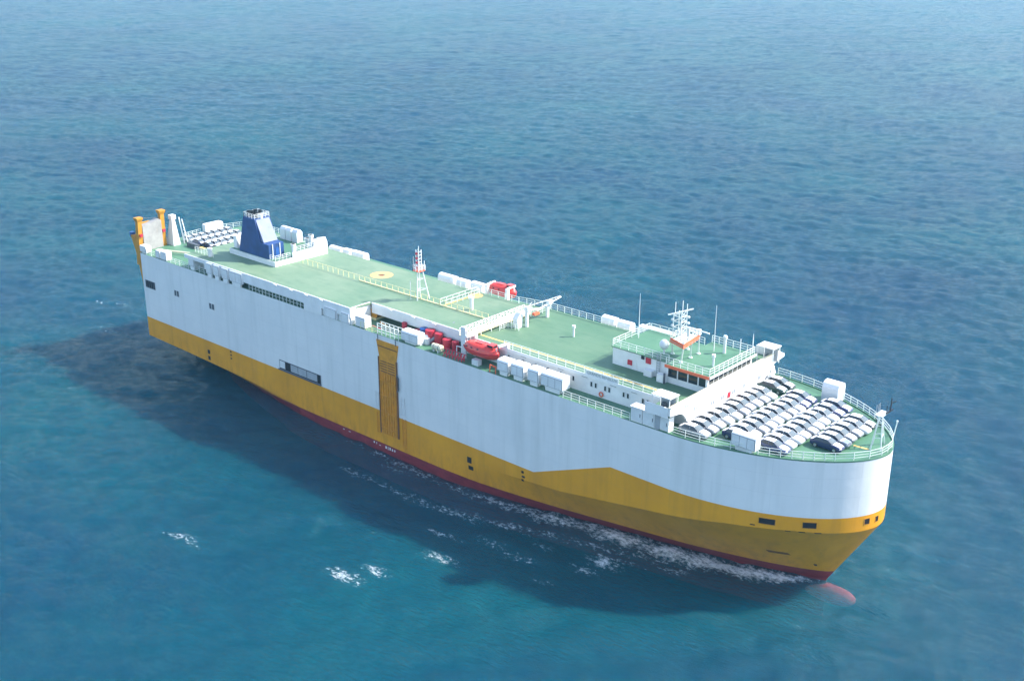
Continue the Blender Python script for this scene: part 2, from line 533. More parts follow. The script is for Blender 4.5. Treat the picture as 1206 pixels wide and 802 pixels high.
q = MB(); q.box(71.75, 76.45, -HB - 0.24, -HB - 0.17, 19.7, 19.85); q.build('ramp_seam', 'rust', ramp_o)
for x in (71.85, 76.2):
    q = MB(); q.box(x - 0.14, x + 0.1, -HB - 0.2, -HB - 0.02, 3.9, 17.8); q.build('ramp_guide', 'rust', ramp_o)
for x in (72.0, 76.3):
    q = MB(); q.poly([(x, -HB - 0.25, 20.7), (x, -HB - 0.3, 21.9)], 0.07); q.build('ramp_hinge_arm', 'darkgrey', ramp_o)
q = MB(); q.poly([(76.3, -HB - 0.25, 15.6), (76.75, -HB - 0.3, 15.0), (76.75, -HB - 0.3, 13.2), (76.35, -HB - 0.25, 12.6)], 0.12); q.build('ramp_cylinder', 'darkgrey', ramp_o)
for xx, zz0, zz1, mt_ in [(70.7, 8.0, 11.2, 'offwhite'), (77.0, 8.6, 11.9, 'offwhite'), (70.9, 3.6, 7.4, 'ramp'), (77.2, 2.6, 8.0, 'ramp')]:
    q = MB()
    for dx in (0, 0.75):
        q.bar((xx + dx, -HB - 0.12, zz0), (xx + dx, -HB - 0.12, zz1), 0.06)
    z = zz0 + 0.2
    while z < zz1:
        q.bar((xx, -HB - 0.12, z), (xx + 0.75, -HB - 0.12, z), 0.05)
        z += 0.9
    q.build('shell_ladder', mt_, ship)

# ------------------------------------------------------------------ deck houses under the upper deck
dh = MB()
dh_out = [(17, -12.2), (57, -12.2), (57, -14.2), (64.9, -14.2), (64.9, -7.6), (88, -7.6), (88, -10.6), (129.9, -10.6), (129.9, 8.0), (90, 8.0), (88, 6.4), (17, 6.4)]
dh.prism(dh_out, HD - 0.03, UD - 0.28)
house = dh.build('deck_house', 'white', ship)
UP_OUT = [(16, -14.40), (65.0, -14.40), (65.4, -9.9), (88.0, -9.9), (88.4, -10.75), (126.4, -10.75), (126.4, -15.2), (130.1, -15.2), (130.1, 13.4), (126.4, 13.4), (126.4, 8.5), (90.0, 8.3), (84, 6.9), (16, 6.8)]
ud = MB()
ud.prism(UP_OUT, UD - 0.27, UD)
ud.build('upper_deck', 'updeck', ship)
# fascia plates along the overhang, facing starboard
for name, x0, x1, y, z0, z1 in [('deck_fascia', 16.0, 22.6, -14.42, 23.9, UD + 0.06), ('deck_fascia', 22.6, 52.6, -14.42, 22.85, UD + 0.06), ('deck_fascia', 52.6, 57.4, -14.42, HD - 0.01, UD + 0.06), ('deck_fascia', 57.4, 65.05, -14.42, 22.9, UD + 0.08), ('deck_fascia', 65.5, 88.0, -9.92, 22.85, UD + 0.06), ('deck_fascia', 88.5, 126.3, -10.78, 24.2, UD + 0.08)]:
    q = MB(); q.box(x0, x1, y - 0.1, y + 0.08, z0, z1); q.build(name, 'white', ship)
q = MB(); q.box(64.95, 65.1, -14.35, -9.95, HD, UD + 0.08); q.build('house_end_wall', 'white', house)
for yy in (-13.4, -11.6):
    q = MB(); q.box(65.11, 65.16, yy, yy + 0.8, HD + 0.1, HD + 2.0); q.build('door', 'offwhite', house)
for x in [44.5, 49, 53.2, 57.3, 70, 75.5, 80.5]:
    q = MB(); yy = -14.55 if x < 65 else -10.05
    q.box(x, x + 0.8, yy - 0.25, yy, UD - 0.2, UD + 0.02); q.build('deck_light', 'white', ship)

def window(parent, x, y, z, wd, ht, mat='glass'):
    q = MB(); q.box(x - wd / 2, x + wd / 2, y - 0.05, y + 0.02, z - ht / 2, z + ht / 2)
    o_ = q.build('window', mat, parent)
    q = MB()
    a, b2, c2, d2 = x - wd / 2, x + wd / 2, z - ht / 2, z + ht / 2
    q.box(a - 0.07, a, y - 0.1, y + 0.02, c2 - 0.07, d2 + 0.07)
    q.box(b2, b2 + 0.07, y - 0.1, y + 0.02, c2 - 0.07, d2 + 0.07)
    q.box(a, b2, y - 0.1, y + 0.02, c2 - 0.07, c2)
    q.box(a, b2, y - 0.1, y + 0.02, d2, d2 + 0.07)
    q.build('window_frame', 'offwhite', parent)
    return o_
for x in [97.6, 100.6, 103.05, 105.5, 107.95, 110.35, 113.7, 114.5, 116.2, 116.95, 119.5, 120.25, 122.85, 123.6]:
    window(house, x, -10.6, 23.25, 0.34, 0.72)
for x in [100.6, 107.9, 112.4, 117.6, 121.3]:
    q = MB(); q.box(x - 0.5, x + 0.5, -10.72, -10.6, 24.0, 24.1); q.build('rain_gutter', 'grey', house)

# ------------------------------------------------------------------ superstructure front wall and bridge wings
arch = lambda y0, z0, y1, z1, n=8: [(y0 + (y1 - y0) * (1 - math.cos(i / n * math.pi / 2)), z0 + (z1 - z0) * math.sin(i / n * math.pi / 2)) for i in range(n + 1)]
fwp = [(10.4, HD - 0.02)] + arch(10.6, HD, 13.0, 24.3)[1:] + [(15.2, 24.5), (15.2, 25.0), (13.6, 25.75), (-13.2, 25.75), (-15.2, 25.75), (-15.2, 24.6)] + list(reversed(arch(-10.8, HD, -13.6, 24.35)))
q = MB(); q.prism_x(fwp, 130.12, 130.42)
front = q.build('superstructure_front_wall', 'white', ship)
q = MB(); q.box(130.05, 130.55, -15.2, 13.6, 25.76, 25.86); q.build('bulwark_cap', 'cream', front)
for y in [-4.9, -4.3, -2.3, -1.8, 0.7, 1.2, 3.5, 4.0, 7.8, 8.3]:
    q = MB(); q.box(130.42, 130.48, y - 0.15, y + 0.15, 22.95, 23.6); q.build('window', 'grey', front)
for y in (-11.6, -10.9, -9.2, -8.6):
    q = MB(); q.box(130.42, 130.47, y - 0.15, y + 0.15, 23.6 if y > -10 else 24.7, 24.2 if y > -10 else 25.2); q.build('window', 'grey', front)
q = MB(); q.box(130.42, 130.5, -0.7, 0.0, 22.7, 23.55); q.build('fire_box', 'redpaint', front)
# wing boxes
for ys, nm in ((-1, 'bridge_wing'), (1, 'bridge_wing')):
    ya, yb = (-15.3, -15.1) if ys < 0 else (13.6, 13.8)
    q = MB()
    q.box(126.4, 130.1, ya, yb, 24.3, 25.75)
    wing = q.build(nm, 'white', ship)
    q = MB()
    if ys < 0:
        cx0, cx1, cy0, cy1, cz = 127.2, 130.3, -15.1, -12.9, 26.95
    else:
        cx0, cx1, cy0, cy1, cz = 128.5, 131.4, 10.0, 12.2, 27.2
    q.box(cx0, cx1, cy0, cy1, cz, cz + 0.12)
    q.build('wing_canopy', 'white', wing)
    q = MB()
    for xx in (cx0 + 0.15, cx1 - 0.2):
        for yy in (cy0 + 0.12, cy1 - 0.15):
            q.bar((xx, yy, 24.6), (xx, yy, cz), 0.07)
    q.build('canopy_post', 'white', wing)
    q = MB(); q.box(cx0 + 0.3, cx1 - 0.4, cy1 - 0.22, cy1 - 0.15, 24.65, cz - 0.1); q.build('wind_screen', 'grey', wing)
    q = MB(); q.box(cx0 + 1.1, cx0 + 1.7, (cy0 + cy1) / 2 - 0.3, (cy0 + cy1) / 2 + 0.3, 24.6, 25.8); q.build('wing_console', 'darkgrey', wing)
# side gap wall behind the arch and slanting far bracket
q = MB(); q.box(127.4, 128.2, -14.2, -11.0, HD, 24.3); q.build('passage_wall', 'grey', ship)
q = MB(); q.prism_x([(11.3, HD), (15.0, HD), (13.2, 24.6), (12.2, 24.6)], 129.0, 129.4); q.build('wing_bracket', 'white', ship)
q = MB(); q.box(130.0, 130.2, 11.9, 12.9, HD, 23.6); q.build('passage_door', 'offwhite', ship)
q = MB(); q.ball((131.0, 10.6, 22.7), 0.6, 12); q.cyl((131.0, 10.6), 0.3, HD, 22.4); q.build('mushroom_vent', 'white', ship, smooth=40)

# ------------------------------------------------------------------ bridge house
RZ = 27.35
br_ = MB()
br_.prism([(113, -4.75), (123, -4.75), (123, -5.4), (129.9, -5.4), (129.9, 6.3), (123, 6.3), (123, 4.6), (113, 4.6)], UD - 0.01, RZ - 0.1)
bridge = br_.build('bridge_house', 'white', ship)
rf = MB()
rf.prism([(112.8, -4.9), (122.9, -4.9), (122.9, -5.7), (130.35, -5.7), (130.35, 6.6), (122.9, 6.6), (122.9, 4.8), (112.8, 4.8)], RZ - 0.12, RZ)
roof = rf.build('monkey_island_deck', 'deck', bridge)
q = MB(); q.box(122.9, 130.4, -5.82, -5.72, RZ - 0.38, RZ + 0.05); q.build('roof_trim', 'redtrim', bridge)
q = MB(); q.box(130.37, 130.47, -5.82, 6.6, RZ - 0.3, RZ + 0.05); q.build('roof_trim', 'white', bridge)
for i, (xa, xb) in enumerate([(123.35, 124.85), (125.05, 126.6), (126.8, 128.3), (128.5, 129.6)]):
    q = MB(); q.box(xa, xb, -5.46, -5.39, 25.55, 26.8); q.build('bridge_window', 'glass', bridge)
    q = MB(); q.box(xb + 0.02, xb + 0.17, -5.52, -5.40, 25.4, 26.95); q.build('window_pillar', 'white', bridge)
for i in range(9):
    y = -5.0 + i * 1.24
    q = MB(); q.box(129.9, 129.96, y, y + 1.0, 25.95, 26.95); q.build('bridge_window', 'glass', bridge)
for x, y, z, s_, mt_ in [(116.2, -4.78, 25.6, 0.75, 'redpaint'), (119.45, -4.78, 26.7, 0.85, 'redpaint'), (118.45, -4.78, 26.95, 0.5, 'black')]:
    q = MB(); q.box(x - s_ / 2, x + s_ / 2, y - 0.15, y, z - s_ / 2, z + s_ / 2); q.build('fire_hose_box', mt_, bridge)
q = MB()
for dx in (0, 0.55):
    q.bar((121.0 + dx, -4.95, 24.7), (121.0 + dx, -4.95, 28.3), 0.05)
for i in range(9):
    q.bar((121.0, -4.95, 25 + i * 0.36), (121.55, -4.95, 25 + i * 0.36), 0.05)
q.build('ladder', 'grey', bridge)
q = MB(); q.box(119.2, 120.6, -5.6, -4.8, 24.6, 25.5); q.build('deck_locker', 'white', bridge)
q = MB(); q.box(121.9, 123.2, -6.2, -5.5, 24.6, 25.8); q.build('deck_locker', 'white', bridge)
q = MB(); q.box(123.1, 123.35, -6.3, -6.1, 24.6, 26.2); q.build('locker_post', 'darkgrey', bridge)

# name board behind the rail
q = MB(); q.box(112.6, 118.6, -10.74, -10.66, 24.62, 25.3); board = q.build('name_board', 'rail', ship)
fc = bpy.data.curves.new('name_lettering', 'FONT')
fc.body = 'GRANDE BENELUX'
fc.size = 0.62
fc.extrude = 0.01
fo = bpy.data.objects.new('name_lettering', fc)
C.objects.link(fo)
bpy.context.view_layer.update()
me = bpy.data.meshes.new_from_object(fo.evaluated_get(bpy.context.evaluated_depsgraph_get()))
bpy.data.objects.remove(fo)
w_ = max(v.co.x for v in me.vertices)
k_ = 5.5 / w_
for v in me.vertices:
    v.co = Vector((112.85 + v.co.x * k_, -10.765 - v.co.z, 24.74 + v.co.y))
me.materials.clear()
me.materials.append(M['grey'])
lo = bpy.data.objects.new('name_lettering', me)
C.objects.link(lo)
lo.parent = board

# ------------------------------------------------------------------ railings
def railing(path, h=1.1, sp=1.5, mat='rail', r=0.045, bars=3, parent=ship, name='railing'):
    q = MB()
    P = [Vector(p) for p in path]
    for k in range(bars):
        zz = h * (k + 1) / bars
        q.poly([p + Vector((0, 0, zz)) for p in P], r if k == bars - 1 else r * 0.8)
    for a, b3 in zip(P[:-1], P[1:]):
        n = max(1, int(round((b3 - a).length / sp)))
        for i in range(n + (1 if b3 is P[-1] else 0)):
            p = a + (b3 - a) * (i / n)
            q.bar(p, p + Vector((0, 0, h)), r * 1.15)
    return q.build(name, mat, parent)

railing([(0, -14.2, HD), (5.0, -14.2, HD)])
railing([(8.8, -14.2, HD), (16.6, -14.2, HD)])
railing([(18.8, -14.2, HD), (23.4, -14.2, HD)])
railing([(36.3, -14.25, HD), (52.4, -14.25, HD)], 1.05, 1.0, bars=2, r=0.055)
railing([(67.3, -14.2, HD), (71.5, -14.2, HD)], mat='railyellow')
railing([(71.5, -14.2, HD), (76.6, -14.2, HD)], 1.9, 1.1, r=0.07, bars=4)
railing([(71.5, -13.3, HD), (76.6, -13.3, HD)], 1.9, 1.1, r=0.06, bars=3)
railing([(111.3, -14.2, HD), (123.2, -14.2, HD)])
bowp = [(xd - 0.1, -(bd - 0.18), HD + 0.1) for (xd, bd, *_r) in CURVE if xd > 130]
bowp = [(129.6, -HB + 0.18, HD + 0.1)] + bowp[:-1:1] + [(XBL - 0.25, 0, HD + 0.1)] + [(x, -y, z) for x, y, z in reversed(bowp[:-1])] + [(131, HB - 0.18, HD + 0.1)]
acc, last = [bowp[0]], Vector(bowp[0])
for p in bowp[1:]:
    if (Vector(p) - last).length > 1.3:
        acc.append(p); last = Vector(p)
railing(acc, 1.15, 5)
railing([(96.6, -10.6, UD), (126.2, -10.6, UD)], 1.1, 1.7)
railing([(84.2, 6.9, UD), (90.2, 8.1, UD), (108.6, 8.2, UD)], 1.1, 1.6)
railing([(70.5, 6.6, UD), (76.5, 6.6, UD), (84.2, 6.8, UD)], 1.1, 1.6)
railing([(38.2, -3.0, UD), (74.9, -3.0, UD), (86.2, -3.0, UD)], 1.0, 1.45, 'railyellow', bars=1, r=0.05)
q = MB(); q.box(54.5, 86.2, -3.12, -2.88, UD + 0.004, UD + 0.16); q.build('deck_coaming', 'railyellow', ship)
railing([(75.0, -2.9, UD), (75.0, 6.2, UD)], 1.1, 1.5, bars=2)
railing([(76.2, -2.9, UD), (76.2, 5.6, UD)], 1.1, 1.5, bars=2)
railing([(16.4, -12.2, UD), (22.4, -12.2, UD)], 1.1, 1.0)
railing([(112.95, 4.6, RZ), (112.95, -4.75, RZ), (122.9, -4.75, RZ)], 1.1, 1.5, parent=bridge)
railing([(123.0, -5.55, RZ), (130.2, -5.55, RZ), (130.2, 6.4, RZ), (123.0, 6.4, RZ)], 1.1, 1.25, parent=bridge)
railing([(113.2, 4.65, RZ), (122.8, 4.65, RZ)], 1.1, 1.5, parent=bridge)

# catwalk with trussed rails crossing the deck
q = MB(); q.box(88.7, 90.3, -12.4, 3.2, UD + 0.45, UD + 0.55); cw = q.build('catwalk', 'railyellow', ship)
for x in (88.7, 90.3):
    railing([(x, -12.3, UD + 0.5), (x, 3.2, UD + 0.5)], 1.15, 0.75, 'white', r=0.06, bars=3, parent=cw)
q = MB()
for y in np.arange(-11.5, 3.2, 2.4):
    q.bar((88.7, y, UD), (88.7, y, UD + 0.5), 0.06); q.bar((90.3, y, UD), (90.3, y, UD + 0.5), 0.06)
    q.bar((88.7, y, UD + 0.55), (88.7, y + 2.2, UD + 1.6), 0.05)
q.build('catwalk_leg', 'white', cw)
q = MB(); q.box(89.2, 90.2, -12.55, -12.3, HD, UD + 2.1); q.build('catwalk_end_post', 'white', cw)
q = MB()
for dy in (0, 0.9):
    q.bar((88.4, -10.4 + dy, HD), (86.6, -10.4 + dy, UD + 0.3), 0.08)
for i in range(8):
    q.box(86.6 + i * 0.22, 86.9 + i * 0.22, -10.4, -9.5, UD + 0.1 - i * 0.37, UD + 0.16 - i * 0.37)
q.build('catwalk_stair', 'offwhite', cw)

# ------------------------------------------------------------------ paint on the decks
def mark(name, pts, z, mat):
    q = MB(); q.add([(x, y, z) for x, y in pts], [tuple(range(len(pts)))]); return q.build(name, mat, ship)
mark('yellow_line', [(89.0, -9.15), (126.2, -8.95), (126.2, -8.6), (89.0, -8.8)], UD + 0.006, 'line')
mark('yellow_line', [(87.0, -9.0), (87.35, -9.0), (87.35, -3.2), (87.0, -3.2)], UD + 0.006, 'line')
mark('yellow_line', [(75.4, -2.6), (75.8, -2.6), (75.8, 5.6), (75.4, 5.6)], UD + 0.006, 'line')
mark('yellow_line', [(81.0, -10.4), (85.4, -8.3), (85.4, -7.95), (81.0, -10.0)], HD + 0.006, 'line')
mark('yellow_line', [(149.9, -1.0), (151.9, -0.85), (151.9, -0.45), (149.9, -0.6)], HD + 0.006, 'line')
def disc(cx, cy, r0, r1, z, mat, name, n=36):
    q = MB()
    vs = [(cx + r * math.cos(2 * math.pi * i / n), cy + r * math.sin(2 * math.pi * i / n), z) for r in (r0, r1) for i in range(n)]
    q.add(vs, [(i, (i + 1) % n, n + (i + 1) % n, n + i) for i in range(n)])
    return q.build(name, mat, ship)
disc(54.8, 2.0, 0.75, 2.15, UD + 0.006, 'orange', 'winching_circle')
disc(54.8, 2.0, 0.0001, 0.5, UD + 0.006, 'rust', 'winching_circle_centre')
disc(75.9, 4.9, 0.0001, 1.3, UD + 0.010, 'orange', 'orange_patch')

# ------------------------------------------------------------------ ventilator boxes
def vent(x0, x1, y0, y1, z0, z1, base=0.9, panels=1, cut=0.35, mat='white', name='ventilator_box'):
    o_ = empty(name, parent=ship)
    q = MB()
    c = cut
    zb = z0 + base
    q.prism_x([(y0, zb), (y1, zb), (y1, z1), (y0 + c * 1.2, z1), (y0 + c * 0.35, z1 - c * 0.3), (y0, z1 - c)] if y0 < 0 else [(y0, zb), (y1, zb), (y1, z1 - c), (y1 - c * 0.3, z1 - c * 0.3), (y1 - c, z1), (y0 + c, z1), (y0 + c * 0.3, z1 - c * 0.3), (y0, z1 - c)], x0, x1)
    q.build('hood', mat, o_)
    if base > 0.05:
        q = MB(); dx = (x1 - x0) * 0.14; dy = (y1 - y0) * 0.12
        q.hexa([(x0 + dx * 1.3, y0 + dy, z0), (x1 - dx * 1.3, y0 + dy, z0), (x1 - dx * 1.3, y1 - dy, z0), (x0 + dx * 1.3, y1 - dy, z0)],
               [(x0 + dx, y0 + dy, zb), (x1 - dx, y0 + dy, zb), (x1 - dx, y1 - dy, zb), (x0 + dx, y1 - dy, zb)])
        q.build('base', mat, o_)
    if panels:
        q = MB(); q.box(x0 + 0.08, x1 - 0.08, y0 - 0.02, y0 + 0.02, zb + 0.05, z1 - c)
        q.build('louvre_seam', 'darkgrey', o_)
    for i in range(panels):
        pa = x0 + 0.12 + (x1 - x0 - 0.2) * i / panels
        pb = x0 + 0.06 + (x1 - x0 - 0.2) * (i + 1) / panels
        q = MB(); q.box(pa, pb, y0 - 0.04, y0 + 0.02, zb + 0.1, z1 - c - 0.05)
        q.build('louvre_panel', 'offwhite', o_)
    return o_

for (x0, x1, zt, pn) in [(98.2, 100.4, 24.1, 1), (101.0, 103.5, 24.2, 2), (104.3, 106.4, 24.3, 1), (106.9, 111.0, 24.3, 3)]:
    vent(x0, x1, -14.0, -12.3, HD, zt, 0.75, pn)
vent(77.0, 80.9, -14.0, -12.4, HD, 23.6, 0.35, 2)
vent(65.9, 68.3, -14.15, -12.7, HD, 23.5, 0.1, 1, 0.15)
vent(62.9, 64.9, -14.75, -14.3, HD + 0.1, 23.6, 0.1, 1, 0.1)
vent(58.6, 61.6, -14.75, -14.3, HD + 0.1, 23.6, 0.1, 1, 0.1)
for x0, x1, zt, bs in [(-0.6, 1.6, 23.2, 0.3), (5.2, 6.6, 23.3, 0.1), (7.0, 9.0, 23.4, 0.1), (16.9, 18.8, 24.3, 0.8), (23.6, 25.4, 24.5, 0.8), (26.0, 27.8, 24.5, 0.8), (28.6, 30.6, 24.5, 0.8), (31.2, 34.9, 24.5, 0.8)]:
    vent(x0, x1, -14.85 if x0 > 20 else -14.3, -13.0 if x0 < 20 else -14.3, HD + 0.02, zt, bs, 2 if x1 - x0 > 3 else 1, 0.2)
for x0, x1, y0, y1, z0, z1 in [(30.5, 34.0, 9.6, 11.2, HD, 24.0), (34.8, 36.7, 9.6, 11.2, HD, 24.2), (37.5, 41.0, 9.6, 11.2, HD, 24.3), (61.8, 65.7, 9.6, 11.2, HD, 24.7), (66.5, 68.9, 9.6, 11.2, HD, 24.6), (70.1, 72.9, 9.6, 11.2, HD, 24.8), (99.8, 102.4, 9.6, 11.2, HD, 25.3), (103.1, 105.6, 9.6, 11.2, HD, 25.2)]:
    vent(x0, x1, y0, y1, z0, z1, 0.3, 0, 0.6)
vent(110.6, 116.6, 4.9, 6.3, UD, 27.4, 0.05, 0, 0.3)
vent(138.3, 141.9, -12.5, -11.2, HD, 24.0, 0.6, 3, 0.2)
vent(139.5, 142.0, 10.0, 12.2, HD, 24.6, 0.05, 0, 0.8)
vent(-3.6, -2.4, 2.8, 7.3, HD, 23.8, 0.05, 0, 0.3)
# lockers under the near wing
for i, (xa, xb) in enumerate([(123.3, 125.2), (125.3, 127.3), (127.4, 129.6)]):
    q = MB(); q.box(xa, xb, -14.1, -12.9, HD + 0.02, 23.75); lk = q.build('deck_locker', 'white', ship)
    q = MB(); q.box(xa + 0.15, xb - 0.15, -14.16, -14.1, HD + 0.3, 23.55); q.build('locker_door', 'offwhite', lk)
    q = MB(); q.box(xb - 0.35, xb - 0.28, -14.22, -14.16, HD + 0.9, HD + 1.4); q.build('locker_handle', 'darkgrey', lk)
q = MB(); q.box(123.2, 125.3, -14.25, -12.8, 23.76, 23.86); q.build('locker_roof', 'white', ship)

# small standing vents on the upper deck and monkey island
def post_vent(x, y, z, h, mat='white', r=0.16, head=0.28):
    q = MB(); q.cyl((x, y), r, z, z + h - 0.35); q.cyl((x, y), head, z + h - 0.4, z + h, 12); return q.build('post_ventilator', mat, ship, smooth=40)
for x, y, h in [(101.6, 0.2, 1.9)]:
    post_vent(x, y, UD, h)
post_vent(80.7, -1.2, UD, 2.3, r=0.3, head=0.42)
post_vent(21.3, -12.1, UD, 1.7, r=0.4, head=0.5)
post_vent(128.4, -1.8, RZ, 1.8)
q = MB(); q.cyl((126.8, 3.7), 0.22, RZ, RZ + 2.2); q.ball((126.8, 3.7, RZ + 2.45), 0.36); q.build('radome', 'white', bridge, smooth=40)
for x, y, z, top in [(113.8, 0.5, RZ, 34.4), (125.2, 3.4, RZ, 34.4), (128.9, 4.5, RZ, 29.3), (129.9, 6.3, RZ, 30.4)]:
    q = MB(); q.bar((x, y, z), (x, y, z + 2.5), 0.07); q.bar((x, y, z + 2.5), (x, y, top), 0.045, 4, 0.02); q.build('whip_aerial', 'offwhite', bridge)
q = MB(); q.cyl((120.5, -2.5), 0.15, RZ, RZ + 1.0); q.ball((120.5, -2.5, RZ + 1.5), 0.75, 14); q.build('satellite_dome', 'offwhite', bridge, smooth=40)

# ------------------------------------------------------------------ radar mast on the bridge roof
rm = empty('radar_mast', parent=ship)
feet = [(124.2, -3.6), (124.2, 0.9), (121.4, -1.6), (122.0, 1.4), (124.2, -1.2)]
tops = [(125.0, -4.4), (124.4, 0.5), (122.2, -3.2), (122.3, 0.3), (124.7, -1.9)]
for (fx, fy), (tx, ty) in zip(feet, tops):
    q = MB(); q.bar((fx, fy, RZ), (tx, ty, 30.1), 0.14, 6, 0.10); q.cyl((fx, fy), 0.3, RZ, RZ + 0.15, 8); q.build('mast_leg', 'rail', rm)
q = MB(); q.prism([(122.0, -3.4), (125.1, -4.6), (124.4, 0.7), (122.1, 0.6)], 30.05, 30.15); q.build('mast_platform', 'rail', rm)
q = MB()
for a, b4 in [((122.0, -3.4), (125.1, -4.6)), ((125.1, -4.6), (124.4, 0.7))]:
    q.hexa([(a[0], a[1], 29.85), (b4[0], b4[1], 29.85), (b4[0] - .1, b4[1] + .1, 29.85), (a[0] - .1, a[1] + .1, 29.85)], [(a[0], a[1], 30.55), (b4[0], b4[1], 30.55), (b4[0] - .1, b4[1] + .1, 30.55), (a[0] - .1, a[1] + .1, 30.55)])
q.build('platform_edge', 'redtrim', rm)
railing([(125.0, -4.5, 30.2), (124.35, 0.6, 30.2), (122.1, 0.55, 30.2), (122.05, -3.4, 30.2)], 1.0, 1.2, parent=rm)
q = MB()
cols = [(121.9, -2.6), (123.2, -2.6), (121.9, -1.2), (123.2, -1.2)]
for cx, cy in cols:
    q.bar((cx, cy, 30.1), (cx, cy, 34.6 if cx > 122.5 else 34.0), 0.09, 6)
for z in (31.0, 31.9, 32.8, 33.6):
    for i in range(4):
        a, b5 = cols[(0, 1, 3, 2)[i]], cols[(1, 3, 2, 0)[i]]
        q.bar((a[0], a[1], z), (b5[0], b5[1], z), 0.06)
        if i == 0 or i == 1:
            q.bar((a[0], a[1], z), (b5[0], b5[1], z + 0.85), 0.045)
q.build('lattice_tower', 'rail', rm)
q = MB(); q.bar((121.4, -3.3, 33.8), (123.6, -0.2, 34.4), 0.1); q.build('signal_yard', 'white', rm)
q = MB()
for x, y, zt in [(122.0, -2.4, 35.6), (122.9, -1.9, 35.9), (123.2, -1.2, 35.3)]:
    q.bar((x, y, 34.0), (x, y, zt), 0.05)
q.build('mast_aerial', 'white', rm)
q = MB(); q.bar((123.8, -1.8, 31.9), (125.9, -2.6, 31.9), 0.12); q.bar((124.2, -3.0, 32.6), (128.2, -3.0, 32.5), 0.12); q.build('radar_scanner', 'white', rm)
q = MB(); q.cyl((124.0, -1.8), 0.22, 30.2, 31.8, 8); q.cyl((124.6, -2.75), 0.2, 30.2, 32.4, 8); q.build('scanner_pedestal', 'rail', rm)
q = MB()
for x, y, z in [(121.9, -2.9, 32.2), (121.9, -2.9, 33.1), (123.4, -1.0, 32.4), (123.4, -1.0, 33.3), (123.0, -2.8, 31.5)]:
    q.ball((x, y, z), 0.22, 8)
q.build('navigation_light', 'offwhite', rm)
q = MB(); q.box(124.1, 124.6, 0.2, 0.7, 30.5, 31.3); q.build('searchlight', 'white', rm)

# ------------------------------------------------------------------ signal mast amidships
sm = empty('signal_mast', parent=ship)
for a, b6 in [((70.4, -3.9), (70.4, -3.7)), ((71.2, -1.8), (70.8, -2.9)), ((69.3, -2.2), (70.1, -3.0))]:
    q = MB(); q.bar((a[0], a[1], UD), (b6[0], b6[1], 29.9), 0.12, 6, 0.09); q.build('mast_leg', 'white', sm)
q = MB()
for z in (26.3, 28.2):
    f = (z - UD) / 5.3
    A = Vector((70.4, -3.9 + 0.2 * f, z)); B = Vector((71.2 - 0.4 * f, -1.8 - 1.1 * f, z + 0.25)); D_ = Vector((69.3 + .8 * f, -2.2 - .8 * f, z + 0.1))
    q.bar(A, B, 0.06); q.bar(A, D_, 0.05); q.bar(B, D_, 0.05)
q.build('mast_brace', 'white', sm)
q = MB(); q.box(69.7, 71.2, -4.2, -2.6, 29.85, 29.95); q.build('mast_platform', 'redtrim', sm)
railing([(69.7, -4.2, 29.95), (71.2, -4.2, 29.95), (71.2, -2.6, 29.95), (69.7, -2.6, 29.95), (69.7, -4.2, 29.95)], 0.9, 0.8, 'offwhite', parent=sm)
q = MB()
for x, y in [(70.1, -3.7), (70.8, -3.7), (70.1, -3.1), (70.8, -3.1)]:
    q.bar((x, y, 29.9), (x, y, 33.6), 0.06)
for i in range(6):
    z = 30.3 + i * 0.6
    q.bar((70.1, -3.7, z), (70.8, -3.7, z), 0.05); q.bar((70.8, -3.7, z), (70.8, -3.1, z), 0.05); q.bar((70.1, -3.7, z), (70.8, -3.7, z + .6), 0.04)
q.build('lattice_tower', 'white', sm)
for i in range(4):
    q = MB(); q.cyl((70.45, -3.85), 0.2, 30.4 + i * 0.8, 30.75 + i * 0.8, 8); q.build('navigation_light', 'redpaint', sm)
q = MB(); q.bar((69.8, -4.0, 30), (69.8, -4.0, 32.4), 0.05); q.bar((71.1, -2.7, 30), (71.1, -2.7, 31.6), 0.05); q.bar((70.5, -3.4, 33.5), (70.5, -3.4, 34.2), 0.05); q.build('mast_aerial', 'offwhite', sm)
q = MB(); q.bar((69.2, -4.3, UD), (69.2, -4.3, 28.0), 0.05); q.build('flag_halyard', 'offwhite', sm)

# ------------------------------------------------------------------ funnel on its white platform
fp = MB()
fp.box(22.0, 36.4, -8.1, 4.6, UD - 0.01, 25.55)
plat = fp.build('funnel_platform', 'white', ship)
q = MB(); q.box(22.2, 36.2, -7.9, 4.4, 25.552, 25.58); q.build('platform_deck', 'deck', plat)
q = MB()
q.box(36.18, 36.4, -3.9, 4.6, 25.56, 26.5)
q.prism_x([(1.0, 26.5), (4.6, 26.5), (4.6, 27.0), (4.2, 28.0), (2.2, 28.2), (1.6, 27.0)], 36.15, 36.38)
q.build('front_bulwark', 'white', plat)
fn = MB()
lo = [(24.7, -7.7), (31.6, -7.7), (31.6, -3.6), (24.7, -3.6)]
